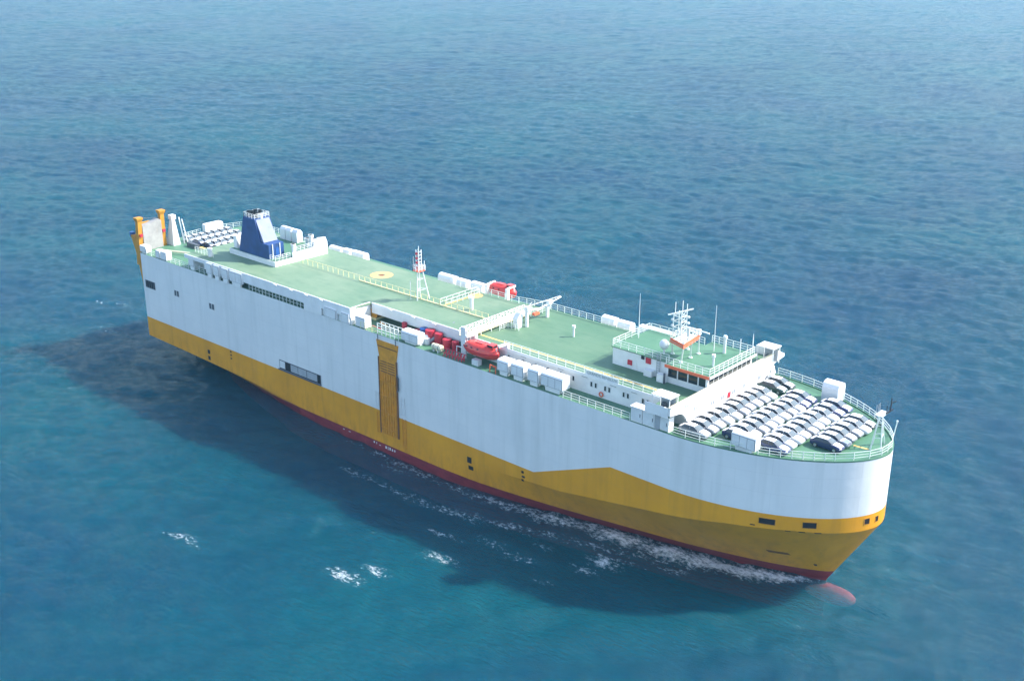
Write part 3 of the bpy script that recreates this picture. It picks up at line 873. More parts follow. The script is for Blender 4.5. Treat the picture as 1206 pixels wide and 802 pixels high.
# side profile: upright after face, sloping fore face
prof = [(24.7, 25.57), (32.4, 25.57), (32.4, 28.3), (31.6, 28.4), (30.2, 32.6), (26.6, 32.6)]
fn.hexa([(x, -7.7 + 0.10 * max(0, (z - 28) / 4.6), z) for x, z in prof], [(x, -3.9 - 0.10 * max(0, (z - 28) / 4.6), z) for x, z in prof])
funnel = fn.build('funnel', 'blue', ship)
q = MB(); q.box(31.7, 34.2, -7.7, -4.2, 25.57, 28.35); q.build('funnel_casing', 'blue', funnel)
q = MB(); q.hexa([(32.42 - .0, -7.4, 28.42), (31.66, -7.4, 28.5), (31.66, -4.2, 28.5), (32.42, -4.2, 28.42)], [(30.34, -7.35, 32.4), (30.3, -7.35, 32.5), (30.3, -4.3, 32.5), (30.34, -4.3, 32.4)])
q.build('fore_face_glare', 'glareblue', funnel)  # added sheet, sun glare on the sloping blue face put into its colour
for i, (x, y, r, h) in enumerate([(27.3, -6.8, 0.35, 1.2), (28.2, -6.6, 0.35, 1.3), (27.6, -5.4, 0.4, 1.2), (28.8, -5.2, 0.35, 1.3), (29.4, -6.4, 0.3, 1.1)]):
    q = MB(); q.cyl((x, y), r, 32.4, 32.6 + h, 10); q.build('exhaust_pipe', 'black', funnel)
q = MB(); q.cyl((29.9, -5.9), 0.42, 32.4, 33.4, 10); q.build('steam_dome', 'offwhite', funnel)
railing([(26.7, -7.5, 32.6), (30.1, -7.5, 32.6), (30.1, -4.1, 32.6), (26.7, -4.1, 32.6), (26.7, -7.5, 32.6)], 0.9, 0.9, 'offwhite', parent=funnel)
for yy in (-6.9, -5.2):
    q = MB(); q.bar((34.3, yy, 25.6), (34.3, yy, 28.4), 0.1); q.build('casing_post', 'offwhite', funnel)
q = MB(); q.box(34.21, 34.26, -6.2, -5.3, 25.7, 27.6); q.build('casing_door', 'bluedrum', funnel)
railing([(34.4, -7.7, 25.57), (36.0, -7.7, 25.57), (36.0, -4.2, 25.57)], 1.0, 1.0, 'offwhite', parent=plat)
railing([(36.0, -2.6, 26.5), (36.0, 1.0, 26.5)], 0.9, 0.9, 'offwhite', parent=plat)
railing([(22.4, 4.3, 25.57), (35.8, 4.3, 25.57)], 1.0, 1.2, 'offwhite', parent=plat)
for x, y, h, r in [(35.7, -3.1, 2.4, 0.4), (35.2, 1.6, 3.2, 0.42), (33.4, 3.4, 1.6, 0.5), (31.8, 3.5, 1.5, 0.5)]:
    q = MB(); q.cyl((x, y), r, 25.57, 25.57 + h, 12); q.cyl((x, y), r * 1.25, 25.57 + h - 0.5, 25.57 + h, 12); q.build('vent_post', 'white', plat, smooth=40)
for x0 in (23.6, 25.4, 27.4):
    q = MB(); q.prism_x([(3.0, 25.57), (4.4, 25.57), (4.4, 27.6), (4.0, 28.1), (3.4, 28.1), (3.0, 27.6)], x0, x0 + 1.6); q.build('intake_hood', 'white', plat)
q = MB(); q.box(22.3, 23.3, -7.2, -6.2, 25.57, 28.0); q.build('locker', 'white', plat)

# ------------------------------------------------------------------ stern gear
sp_ = empty('stern_ramp_gear', parent=ship)
for x, y, zt in [(-1.6, -13.4, 28.6), (-1.8, -8.0, 29.2)]:
    q = MB(); zb_ = HD - 3 if y < -10 else HD - 1
    q.hexa([(x - .75 - .5, y - .6, zb_), (x + .2, y - .6, zb_), (x + .2, y + .6, zb_), (x - .75 - .5, y + .6, zb_)], [(x - .4, y - .45, zt - .9), (x + .45, y - .45, zt - .9), (x + .45, y + .45, zt - .9), (x - .4, y + .45, zt - .9)])
    q.hexa([(x - .4, y - .45, zt - .9), (x + .45, y - .45, zt - .9), (x + .45, y + .45, zt - .9), (x - .4, y + .45, zt - .9)], [(x - .65, y - .7, zt - .3), (x + .7, y - .7, zt - .3), (x + .7, y + .7, zt - .3), (x - .65, y + .7, zt - .3)])
    q.box(x - .65, x + .7, y - .7, y + .7, zt - .3, zt)
    q.build('ramp_post', 'yellow', sp_)
    q = MB(); q.box(x + 0.1, x + 0.7, y - 0.3, y + 0.3, 24.6, 25.2); q.build('sheave', 'redpaint', sp_)
q = MB(); q.prism_x([(-12.9, 21.0), (-8.5, 21.4), (-8.5, 27.2), (-9.0, 27.6), (-11.0, 27.0), (-12.9, 26.8)], -2.6, -1.1); q.build('folded_stern_ramp', 'plate', sp_)
q = MB(); q.box(-2.9, -2.6, -12.8, -8.5, 20.5, 27.2); q.build('ramp_back', 'yellow', sp_)
q = MB()
q.prism_y([(-2.2, 18.2), (-1.0, 12.8), (-0.7, 12.8), (-0.8, 21.0), (-2.2, 23.6), (-3.7, 24.7), (-4.3, 24.6), (-3.0, 21.5)], -13.9, -12.9)
q.build('ramp_bracket', 'yellow', sp_)
q = MB(); q.box(-4.9, -4.0, -13.8, -13.0, 24.2, 25.1); q.build('hinge_block', 'bluedrum', sp_)
q = MB(); q.bar((-1.8, -8, 28.9), (-1.7, -6.3, 28.0), 0.06); q.bar((-1.7, -13.4, 28.4), (-1.8, -8, 27.6), 0.06); q.build('wire_rope', 'darkgrey', sp_)
q = MB(); q.hexa([(-2.6, -6.9, HD), (0.2, -6.9, HD), (0.2, -5.2, HD), (-2.6, -5.2, HD)], [(-1.4, -6.3, 27.0), (-0.6, -6.3, 27.0), (-0.6, -5.6, 27.0), (-1.4, -5.6, 27.0)])
q.box(-1.6, -0.4, -6.5, -5.4, 27.0, 27.9)
q.build('king_post', 'offwhite', ship)
q = MB(); q.bar((0.2, -4.3, HD), (-0.6, -4.6, 27.2), 0.13); q.bar((0.9, -3.9, HD), (-0.2, -4.2, 26.8), 0.1); q.bar((0.1, -4.3, 24.5), (0.5, -4.1, 24.5), 0.08); q.build('davit_frame', 'offwhite', ship)
q = MB(); q.bar((3.0, -11.2, 22.1), (9.4, -8.7, 22.15), 0.22, 8); q.build('stowed_boom', 'cream', ship)
q = MB()
for xx, yy in ((4, -10.8), (8.6, -9.0)):
    q.box(xx - .2, xx + .2, yy - .2, yy + .2, HD, 21.95)
q.build('boom_rest', 'railyellow', ship)
for i in range(3):
    q = MB(); x = 14.5 + i * 0.9
    q.poly([(x, -5.6, HD)] + [(x, -5.6 + 0.7 - 0.7 * math.cos(a), HD + 1.3 * math.sin(a)) for a in np.linspace(0.3, math.pi - 0.3, 6)] + [(x, -4.2, HD)], 0.14, 6)
    q.build('gooseneck_vent', 'cream', ship)
q = MB(); q.box(2.4, 6.0, -5.2, -4.4, HD, 22.5); q.build('hydraulic_unit', 'darkgrey', ship)
q = MB(); q.box(6.4, 9.2, -4.9, -4.3, HD, 22.1); q.build('yellow_pipe', 'line', ship)
railing([(9.0, -5.3, HD), (13.0, -5.3, HD)], 0.9, 1.0)
railing([(-3.4, -2, HD), (-3.9, 2.5, HD)], 1.1, 1.2)
railing([(-3.9, 7.4, HD), (-2.4, 11.6, HD), (0, 14.0, HD), (15, 14.1, HD)], 1.1, 1.4)

# ------------------------------------------------------------------ recess amidships: winch, davit, crane
wn = empty('mooring_winch', parent=ship)
q = MB(); q.bar((63.5 + 2, -9.6, 22.6), (65.5, -8.0, 22.6), 0.75, 14); q.build('winch_drum', 'yellow', wn, smooth=40)
for y in (-9.8, -8.8, -7.9):
    q = MB(); q.bar((65.5, y, 22.6), (65.5, y + 0.14, 22.6), 1.0, 16); q.build('drum_flange', 'yellow', wn, smooth=40)
q = MB(); q.box(65.0, 66.3, -9.9, -7.8, HD, 21.95); q.build('winch_bed', 'railyellow', wn)
q = MB(); q.bar((68.5, -10.8, 22.1), (72.0, -11.9, 22.1), 0.14, 6); q.bar((68.5, -10.8, HD), (68.5, -10.8, 22.1), 0.1); q.bar((72, -11.9, HD), (72, -11.9, 22.1), 0.1); q.build('pipe_run', 'orange', ship)
q = MB(); q.bar((69.0, -13.0, 22.1), (71.2, -13.2, 22.1), 0.12, 6); q.build('pipe_run', 'redpaint', ship)
# rescue davit beam
dv = empty('rescue_davit', parent=ship)
q = MB(); q.bar((81.2, -11.8, 21.9), (83.0, -7.6, 24.6), 0.28, 6, 0.2); q.build('davit_arm', 'grey', dv)
q = MB(); q.cyl((81.0, -12.0), 0.5, HD, 22.6, 10); q.ball((80.6, -11.6, 22.7), 0.45, 8); q.build('davit_pedestal', 'white', dv)
q = MB(); q.box(79.6, 80.8, -13.4, -12.2, HD, 22.4); q.build('davit_motor', 'offwhite', dv)
# boarding gear rack with red frames at the rail
rk = empty('embarkation_rack', parent=ship)
for i in range(7):
    x = 86.8 + i * 0.65
    q = MB(); q.bar((x, -14.1, HD), (x + 0.2, -13.5, HD + 1.1), 0.08); q.bar((x + 0.2, -13.5, HD + 1.1), (x + 0.45, -13.9, HD + 0.1), 0.08); q.build('rack_frame', 'redpaint', rk)
q = MB(); q.bar((86.5, -13.9, HD + 0.5), (91.3, -13.9, HD + 0.5), 0.07); q.bar((86.5, -13.5, HD + 1.1), (91.3, -13.5, HD + 1.1), 0.07); q.build('rack_bar', 'redpaint', rk)
q = MB()
for x in (88.9, 90.0):
    q.bar((x, -13.2, HD), (x, -13.2, HD + 2.0), 0.07)
q.bar((88.9, -13.2, HD + 2.0), (90.0, -13.2, HD + 2.0), 0.07)
q.build('gate_frame', 'offwhite', rk)
q = MB(); q.poly([(96.8, -14.1, HD), (96.8, -14.1, HD + 1.2), (98.0, -14.1, HD + 1.2), (98.0, -14.1, HD)], 0.08); q.poly([(96.8, -13.4, HD + 0.7), (98.0, -13.4, HD + 0.7)], 0.08); q.build('orange_gate', 'redtrim', ship)
q = MB(); q.box(92.6, 93.9, -13.7, -12.8, HD, 22.5); q.build('winch_box', 'offwhite', ship)
# stores crane on the upper deck
cr = empty('stores_crane', parent=ship)
q = MB(); q.cyl((93.0, -1.2), 0.30, UD, 27.6, 12); q.cyl((93.0, -1.2), 0.42, 27.3, 28.0, 12); q.build('crane_post', 'white', cr, smooth=40)
q = MB(); q.prism_x([(-2.9, UD), (-1.8, UD), (-1.7, 26.6), (-2.3, 27.0), (-3.0, 26.2)], 91.6, 92.6); q.build('machinery_house', 'white', cr)
q = MB(); q.bar((93.0, -1.2, 27.4), (92.6, 2.5, 26.6), 0.17, 6); q.bar((92.5, 2.5, 26.6), (92.9, 7.6, 27.5), 0.16, 6, 0.10); q.build('crane_jib', 'white', cr)
q = MB(); q.bar((93.0, -1.2, 28.0), (92.9, 7.4, 27.7), 0.06); q.build('jib_wire', 'offwhite', cr)
q = MB(); q.box(92.4, 93.0, 0.8, 2.0, 25.9, 26.3); q.build('jib_motor', 'redtrim', cr)
q = MB(); q.box(92.4, 93.0, 4.4, 5.4, 26.9, 27.5); q.build('jib_cabinet', 'white', cr)
q = MB(); q.box(92.3, 92.7, 4.4, 4.8, UD, 26.5); q.build('jib_rest', 'white', cr)
railing([(91.1, -5.6, UD), (91.1, -3.6, UD), (93.4, -3.6, UD)], 1.0, 0.8, 'rail')
railing([(90.6, 3.3, UD), (90.6, 7.8, UD)], 1.1, 1.2)

# boat davits
def davit(x, y, zb, zt, s_=1):
    d = empty('boat_davit', parent=ship)
    q = MB(); q.box(x - 0.25, x + 0.25, y + 1.6 * s_ - 0.3, y + 1.6 * s_ + 0.3, zb, zt); q.build('davit_post', 'white', d)
    q = MB(); q.bar((x, y + 1.6 * s_, zt), (x, y - 0.5 * s_, zt + 0.1), 0.22); q.build('davit_arm', 'white', d)
    q = MB(); q.bar((x, y - 0.4 * s_, zt), (x, y - 0.4 * s_, zt - 0.7), 0.05); q.build('boat_fall', 'darkgrey', d)
davit(97.2, -12.1, HD, 25.3)
davit(90.4, -12.1, HD, 25.2)
davit(79.8, 10.4, HD, 25.7, -1)
davit(75.0, 10.4, HD, 25.5, -1)

# foremast on the bow
fm = empty('foremast', parent=ship)
for a, b7 in [((152.7, -0.6), (153.0, 0.6)), ((153.9, 0.0), (153.2, 0.9)), ((153.3, 2.4), (153.0, 1.2)), ((152.2, 1.2), (152.8, 0.8))]:
    q = MB(); q.bar((a[0] - 0.6, a[1], HD), (b7[0] - 0.6, b7[1], 26.3), 0.1, 6, 0.08); q.build('mast_leg', 'rail', fm)
q = MB()
for z in (23.2, 24.8):
    f = (z - HD) / 4.7
    L = [Vector((152.1 + .3 * f, -.6 + 1.2 * f, z)), Vector((153.3 - .7 * f, .9 * f, z)), Vector((152.7 - .3 * f, 2.4 - 1.2 * f, z)), Vector((151.6 + .6 * f, 1.2 - .4 * f, z))]
    q.poly(L + [L[0]], 0.05)
q.build('mast_brace', 'rail', fm)
q = MB(); q.prism([(151.9, -0.1), (153.0, -0.1), (153.0, 2.0), (151.9, 2.0)], 26.3, 26.38); q.build('mast_platform', 'rail', fm)
q = MB(); q.bar((153.0, 2.2, 26.4), (153.0, 2.3, 28.3), 0.09); q.bar((153.0, 1.0, 26.5), (153.0, 2.9, 26.5), 0.12); q.bar((153.0, 2.3, 27.6), (153.3, 3.0, 27.7), 0.07); q.bar((153, 1.1, 26.4), (153, 1.1, 27.6), 0.05); q.build('anchor_light_bracket', 'black', fm)
q = MB()
for y in (-0.3, 0.3, 0.7):
    q.bar((152.2, y, 26.4), (152.2, y, 27.9), 0.04)
q.build('mast_aerial', 'grey', fm)
q = MB(); q.bar((152.55, 5.5, HD), (152.7, 5.8, 23.6), 0.07); q.ball((152.7, 5.8, 23.7), 0.16, 8); q.build('jackstaff', 'rail', ship)
for i in range(5):
    q = MB(); x = 148.2 + i * 0.55; q.box(x, x + 0.22, 8.9 - i * 0.62, 9.15 - i * 0.62, HD, HD + 0.3); q.build('roller_fairlead', 'black', ship)

# ------------------------------------------------------------------ lifeboats, rafts and drums (things of their own)
def lifeboat(name, loc, L=7.3, W=1.35, label=''):
    root = empty(name, loc)
    tag(root, label, 'lifeboat', 'lifeboats on the ship')
    xs = np.linspace(-1, 1, 15)
    low, can = [], []
    n = 12
    for s_ in xs:
        x = s_ * L / 2
        wd = W * max(0.03, (1 - abs(s_) ** 3.2)) ** 0.7
        keel = 0.15 + 0.75 * abs(s_) ** 4
        gun = 1.35 + 0.18 * s_ * s_
        low.append([(x, -wd, gun), (x, -wd * 0.98, gun - 0.3), (x, -wd * 0.72, keel + 0.42), (x, -wd * 0.3, keel + 0.1), (x, 0, keel), (x, wd * 0.3, keel + 0.1), (x, wd * 0.72, keel + 0.42), (x, wd * 0.98, gun - 0.3), (x, wd, gun)])
        hgt = 1.2 * max(0.05, 1 - abs(s_) ** 4) ** 0.8
        can.append([(x * 0.97, wd * 0.97 * math.cos(a), gun - 0.02 + hgt * (math.sin(a) ** 0.75)) for a in np.linspace(math.pi, 0, 9)])
    q = MB(); q.loft(low); q.build('boat_hull', 'red', root, smooth=35)
    q = MB(); q.loft(can); q.build('canopy', 'red', root, smooth=40)
    q = MB()
    for sg in (-1, 1):
        q.poly([(s_ * L / 2, sg * (W * max(0.03, (1 - abs(s_) ** 3.2)) ** 0.7 + 0.03), 1.35 + 0.18 * s_ * s_) for s_ in xs], 0.07)
    q.build('rubbing_strake', 'redpaint', root)
    q = MB(); q.box(L * 0.22, L * 0.40, -0.55, 0.55, 2.2, 2.85); q.build('helm_cupola', 'red', root, bevel=0.08)
    q = MB(); q.box(L * 0.40 - 0.02, L * 0.40 + 0.03, -0.42, 0.42, 2.45, 2.75); q.box(L * 0.25, L * 0.38, -0.58, -0.54, 2.45, 2.75); q.build('helm_window', 'glass', root)
    for x in (-2.2, -1.0, 0.3):
        q = MB(); q.box(x - 0.16, x + 0.16, -W * 0.93, -W * 0.86, 1.75, 1.95); q.build('port_window', 'glass', root)
    q = MB(); q.box(-0.9, 0.6, -0.4, 0.4, 2.5, 2.62); q.build('hatch', 'red', root, bevel=0.04)
    for x in (-L * 0.42, L * 0.43):
        q = MB(); q.bar((x, 0, 1.5), (x, 0, 2.4), 0.1); q.build('lifting_hook', 'offwhite', root)
    q = MB(); q.bar((-L * 0.46, 0, 0.6), (-L * 0.5, 0, 0.5), 0.28, 8); q.build('propeller', 'darkgrey', root)
    return root
lifeboat('lifeboat', (93.2, -12.1, 22.35), label='red orange enclosed lifeboat hanging on the near side beside the white ventilator boxes')
lifeboat('lifeboat', (77.2, 10.3, 23.2), 6.6, label='red orange enclosed lifeboat on the far side of the ship, half hidden by the deck')

def drum(loc, mat, label, r=0.55, h=1.25, lying=False):
    root = empty('steel_drum', loc)
    tag(root, label, 'drum', 'drums stowed amidships')
    q = MB()
    prof = [(r * .92, 0), (r, .03), (r, h * .32), (r * 1.05, h * .34), (r, h * .36), (r, h * .64), (r * 1.05, h * .66), (r, h * .68), (r, h - .03), (r * .92, h)]
    q.loft([[(rr * math.cos(2 * math.pi * i / 16), rr * math.sin(2 * math.pi * i / 16), z) for i in range(16)] for rr, z in prof])
    body = q.build('drum_body', mat, root, smooth=35)
    q = MB(); q.cyl((0.2, 0), 0.09, h, h + 0.05, 8); q.build('bung', 'darkgrey', root)
    if lying:
        root.rotation_euler = (0, R(90), R(20))
    return root
drum((78.9, -10.7, HD), 'bluedrum', 'blue drum standing left of the red drums under the deck edge', 0.65, 1.9)
drum((80.7, -10.9, HD), 'redpaint', 'large red drum standing right of the blue drum', 0.85, 2.1)
drum((82.6, -10.9, HD), 'redpaint', 'dark red drum behind the grey davit arm', 0.7, 2.0)
drum((84.8, -11.2, HD), 'redpaint', 'red drum in front of the grey davit arm near the yellow line', 0.75, 1.6)
drum((86.6, -11.1, HD), 'redpaint', 'red drum closest to the catwalk post', 0.6, 1.6)
drum((77.5, -10.8, HD), 'redpaint', 'small red drum left of the blue drum', 0.5, 1.3)
drum((74.0, -10.4, HD), 'redpaint', 'small red drum alone by the dark recess wall', 0.45, 1.6)
# raft canister on its cradle
root = empty('life_raft_canister', (84.7, -13.3, HD))
tag(root, 'cream life raft canister lying at the near rail left of the red frames', 'life raft')
q = MB()
q.loft([[(x, rr * math.cos(2 * math.pi * i / 14), 0.75 + rr * math.sin(2 * math.pi * i / 14)) for i in range(14)] for x, rr in [(-1.1, .2), (-1.05, .42), (-.95, .5), (-.05, .52), (.05, .52), (.95, .5), (1.05, .42), (1.1, .2)]])
q.build('canister_shell', 'cream', root, smooth=35)
for x in (-0.5, 0.5):
    q = MB(); q.box(x - .08, x + .08, -.5, .5, 0, .4); q.build('cradle', 'offwhite', root)
    q = MB(); q.bar((x - .04, 0, .75), (x + .04, 0, .75), 0.535, 14); q.build('strap', 'darkgrey', root)
root = empty('life_ring', (119.3, -13.0, HD))
tag(root, 'red life buoy box low on the shaded house wall of the near side walkway', 'life buoy')
root.location = (115.6, -10.75, 22.2)
q = MB()
nn = 16
vs, fs = [], []
for i in range(nn):
    a = 2 * math.pi * i / nn
    for j in range(6):
        b8 = 2 * math.pi * j / 6
        rr = 0.33 + 0.09 * math.cos(b8)
        vs.append((rr * math.cos(a), -0.05 + 0.09 * math.sin(b8), rr * math.sin(a)))
for i in range(nn):
    for j in range(6):
        fs.append((i * 6 + j, ((i + 1) % nn) * 6 + j, ((i + 1) % nn) * 6 + (j + 1) % 6, i * 6 + (j + 1) % 6))
q.add(vs, fs)
q.build('ring', 'redtrim', root, smooth=60)
root['label'] = 'red life buoy hung low on the shaded house wall of the near side walkway'
q = MB(); q.box(-.1, .1, -0.02, 0.12, -.15, .15); q.build('bracket', 'offwhite', root)

# ------------------------------------------------------------------ cars
def ring_body(x, zb, zt, wd, crown=0.05):
    return [(x, -wd * 0.90, zb), (x, -wd, zb + 0.22 * (zt - zb)), (x, -wd * 1.0, zb + 0.6 * (zt - zb)), (x, -wd * 0.94, zt - 0.04), (x, -wd * 0.80, zt + crown * .5), (x, 0, zt + crown),
            (x, wd * 0.80, zt + crown * .5), (x, wd * 0.94, zt - 0.04), (x, wd * 1.0, zb + 0.6 * (zt - zb)), (x, wd, zb + 0.22 * (zt - zb)), (x, wd * 0.90, zb)]
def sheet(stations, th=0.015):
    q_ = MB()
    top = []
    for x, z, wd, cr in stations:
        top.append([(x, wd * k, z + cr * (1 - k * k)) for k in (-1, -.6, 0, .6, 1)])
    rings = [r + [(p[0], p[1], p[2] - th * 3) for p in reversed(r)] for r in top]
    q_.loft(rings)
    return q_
CM = {}
q = MB()
q.loft([ring_body(*a) for a in [(-2.26, .45, .72, .62, 0), (-2.2, .34, .88, .76, .02), (-2.0, .24, .96, .84, .04), (-1.4, .2, 1.0, .875, .04), (-.5, .18, .98, .885, .03), (.5, .18, .96, .885, .03), (1.05, .18, .94, .88, .05), (1.6, .2, .87, .86, .06), (2.0, .24, .76, .81, .05), (2.2, .32, .66, .72, .02), (2.27, .42, .58, .6, 0)]])
CM['car_body'] = q.mesh('car_body', 40)
q = MB()
q.loft([[(x, -wb, .95), (x, -wt, zt), (x, 0, zt + .04), (x, wt, zt), (x, wb, .95)] for x, wb, wt, zt in [(-1.85, .74, .72, 1.0), (-1.2, .81, .63, 1.36), (-.6, .83, .64, 1.42), (.15, .83, .64, 1.40), (1.02, .77, .74, 1.0)]])
CM['glasshouse'] = q.mesh('glasshouse', 30)
CM['windscreen'] = sheet([(.22, 1.425, .58, .045), (.6, 1.225, .64, .05), (1.0, 1.0, .69, .05)]).mesh('windscreen', 35)
CM['rear_window'] = sheet([(-1.78, 1.02, .66, .04), (-1.26, 1.385, .56, .045)]).mesh('rear_window', 35)
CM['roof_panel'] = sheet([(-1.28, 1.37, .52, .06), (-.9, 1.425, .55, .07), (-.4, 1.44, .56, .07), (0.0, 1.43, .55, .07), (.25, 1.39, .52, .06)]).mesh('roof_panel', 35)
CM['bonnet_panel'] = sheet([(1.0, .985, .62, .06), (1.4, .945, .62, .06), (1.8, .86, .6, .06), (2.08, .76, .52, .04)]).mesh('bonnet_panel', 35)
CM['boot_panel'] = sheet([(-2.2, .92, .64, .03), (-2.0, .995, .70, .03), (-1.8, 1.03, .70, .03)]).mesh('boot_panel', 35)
q = MB()
for sg in (-1, 1):
    q.bar((1.0, sg * .775, .97), (.2, sg * .635, 1.43), .035); q.bar((-.42, sg * .815, .97), (-.42, sg * .645, 1.44), .045); q.bar((-1.82, sg * .735, .98), (-1.2, sg * .63, 1.40), .07)
CM['pillars'] = q.mesh('pillars')
q = MB()
q.loft([[(rr * math.cos(2 * math.pi * i / 16), yy, rr * math.sin(2 * math.pi * i / 16)) for i in range(16)] for rr, yy in [(.26, -.1), (.31, -.09), (.32, 0), (.31, .09), (.26, .1)]])
CM['tyre'] = q.mesh('tyre', 40)
q = MB(); q.loft([[(rr * math.cos(2 * math.pi * i / 12), yy, rr * math.sin(2 * math.pi * i / 12)) for i in range(12)] for rr, yy in [(.22, -.115), (.2, -.12), (.2, .115), (.22, .11)]])
CM['rim'] = q.mesh('rim', 40)
q = MB(); q.hexa([(2.02, -.74, .56), (2.2, -.58, .56), (2.2, -.58, .66), (2.02, -.74, .70)], [(2.10, -.79, .57), (2.285, -.55, .57), (2.24, -.55, .66), (2.06, -.78, .71)])
CM['headlight'] = q.mesh('headlight')
q = MB()
for sg in (-1, 1):
    q.add([(v[0], sg * abs(v[1]), v[2]) for v in [(1.02, .80, 1.0), (1.02, .98, 1.0), (.86, .98, 1.0), (.86, .80, 1.0), (1.0, .82, 1.12), (1.0, .96, 1.12), (.88, .96, 1.12), (.88, .82, 1.12)]], [(0, 1, 2, 3), (4, 5, 6, 7), (0, 1, 5, 4), (1, 2, 6, 5), (2, 3, 7, 6), (3, 0, 4, 7)])
CM['mirrors'] = q.mesh('mirrors')
CMM = {}
def cmesh(name, mat):
    k = (name, mat)
    if k not in CMM:
        me_ = CM[name].copy()
        me_.materials.clear()
        me_.materials.append(M[mat])
        CMM[k] = me_
    return CMM[k]
def part(name, meshname, mat, parent, loc=(0, 0, 0)):
    o_ = bpy.data.objects.new(name, cmesh(meshname, mat))
    C.objects.link(o_)
    o_.parent = parent
    o_.location = loc
    return o_
HM = CM['headlight']
q = MB(); q.v = [(v.co.x, -v.co.y, v.co.z) for v in HM.vertices]; q.f = [tuple(p.vertices) for p in HM.polygons]
CM['headlight_port'] = q.mesh('headlight')
def car(x, y, z, colour, label, group, rz=0.0, s_=1.0):
    root = empty('parked_car', (x, y, z), rz)
    root.scale = (s_, s_ * 0.91, s_)
    tag(root, label, 'car', group)
    cm_ = 'car ' + colour
    part('car_body', 'car_body', cm_, root)
    part('glasshouse', 'glasshouse', 'glass', root)
    part('windscreen', 'windscreen', 'screen', root)
    part('rear_window', 'rear_window', 'glass', root)
    part('pillars', 'pillars', cm_, root)['kind'] = 'stuff'
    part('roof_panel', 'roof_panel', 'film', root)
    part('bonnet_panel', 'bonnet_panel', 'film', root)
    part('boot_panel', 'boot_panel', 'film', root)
    for wx in (-1.36, 1.36):
        for wy in (-.8, .8):
            wl = part('wheel', 'tyre', 'tyre', root, (wx, wy, .32))
            part('rim', 'rim', 'rim', wl)
    part('headlight', 'headlight', 'lamp', root)
    part('headlight', 'headlight_port', 'lamp', root)
    part('mirrors', 'mirrors', cm_, root)['kind'] = 'stuff'
    return root

ORD = ['first', 'second', 'third', 'fourth', 'fifth', 'sixth', 'seventh', 'eighth', 'ninth', 'tenth', 'eleventh', 'twelfth', 'thirteenth']
rows = [
    (134.9, 'row against the bridge front', [(-12.2, 'white'), (-10.2, 'white'), (-8.2, 'white'), (-6.2, 'white'), (-4.25, 'white'), (-2.3, 'white'), (-0.4, 'white'), (1.5, 'white'), (3.4, 'white'), (5.2, 'white'), (8.3, 'dark green'), (10.4, 'dark grey')]),
    (140.0, 'third row from the bow', [(-9.6, 'navy blue'), (-7.6, 'white'), (-5.7, 'white'), (-3.75, 'white'), (-1.8, 'white'), (0.1, 'white'), (2.0, 'white'), (3.9, 'white'), (5.8, 'slate blue'), (7.8, 'slate blue')]),
    (145.0, 'second row from the bow', [(-9.2, 'slate blue'), (-7.3, 'white'), (-5.4, 'white'), (-3.5, 'white'), (-1.6, 'white'), (0.3, 'white'), (2.2, 'white'), (4.1, 'white'), (6.2, 'slate blue'), (8.2, 'slate blue')]),
    (150.0, 'foremost row on the bow', [(-3.9, 'navy blue'), (-2.0, 'white'), (-0.1, 'white'), (1.8, 'white'), (3.6, 'white'), (5.5, 'dark grey')]),
]
for xf, rn, lst in rows:
    for i, (y, col) in enumerate(lst):
        xx = xf - 2.3 + random.uniform(-.18, .18)
        if col == 'white' and random.random() < 0.4:
            col = 'silver'
        car(xx, y + random.uniform(-.06, .06), HD, col, f'{col} car, {ORD[i]} from the near rail, {rn}', 'cars parked on the bow deck', R(random.uniform(-1, 1)))
srows = [(-0.2, 'aftmost stern row', 7), (3.3, 'second row from the stern', 7), (6.8, 'third row from the stern', 6), (10.3, 'fourth row from the stern', 4), (13.6, 'stern row next to the funnel', 3)]
for xc, rn, n in srows:
    for i in range(n):
        col = 'white'
        if i == 0 and xc > 3:
            col = ['slate blue', 'dark grey', 'navy blue'][int(xc // 3.4) % 3]
        elif random.random() < 0.3:
            col = 'silver'
        car(xc + random.uniform(-.1, .1), -2.7 + i * 1.62, HD, col, f'small {col} car, {ORD[i]} from the near side, {rn}', 'cars parked on the stern deck', R(random.uniform(-1, 1)), 0.82)

# ------------------------------------------------------------------ the sea
def ocean_tile(n, L, wind, wdir, amp, lo, hi, seed):
    rng = np.random.default_rng(seed)
    k = 2 * np.pi * np.fft.fftfreq(n, L / n)
    kx, ky = np.meshgrid(k, k, indexing='ij')
    kk = np.hypot(kx, ky); kk[0, 0] = 1e-6
    Lw = wind * wind / 9.81
    cosf = (kx * wdir[0] + ky * wdir[1]) / kk
    P = np.exp(-1 / (kk * Lw) ** 2) / kk ** 4 * (0.12 + 0.88 * cosf ** 2) * np.exp(-(kk * hi) ** 2)
    P[kk < 2 * np.pi / lo] = 0
    P[0, 0] = 0
    h = (rng.normal(size=(n, n)) + 1j * rng.normal(size=(n, n))) * np.sqrt(P)
    H = np.fft.ifft2(h)
    s_ = amp / np.real(H).std()
    z = np.real(H) * s_
    dx = np.real(np.fft.ifft2(-1j * kx / kk * h)) * s_
    dy = np.real(np.fft.ifft2(-1j * ky / kk * h)) * s_
    return z, dx, dy

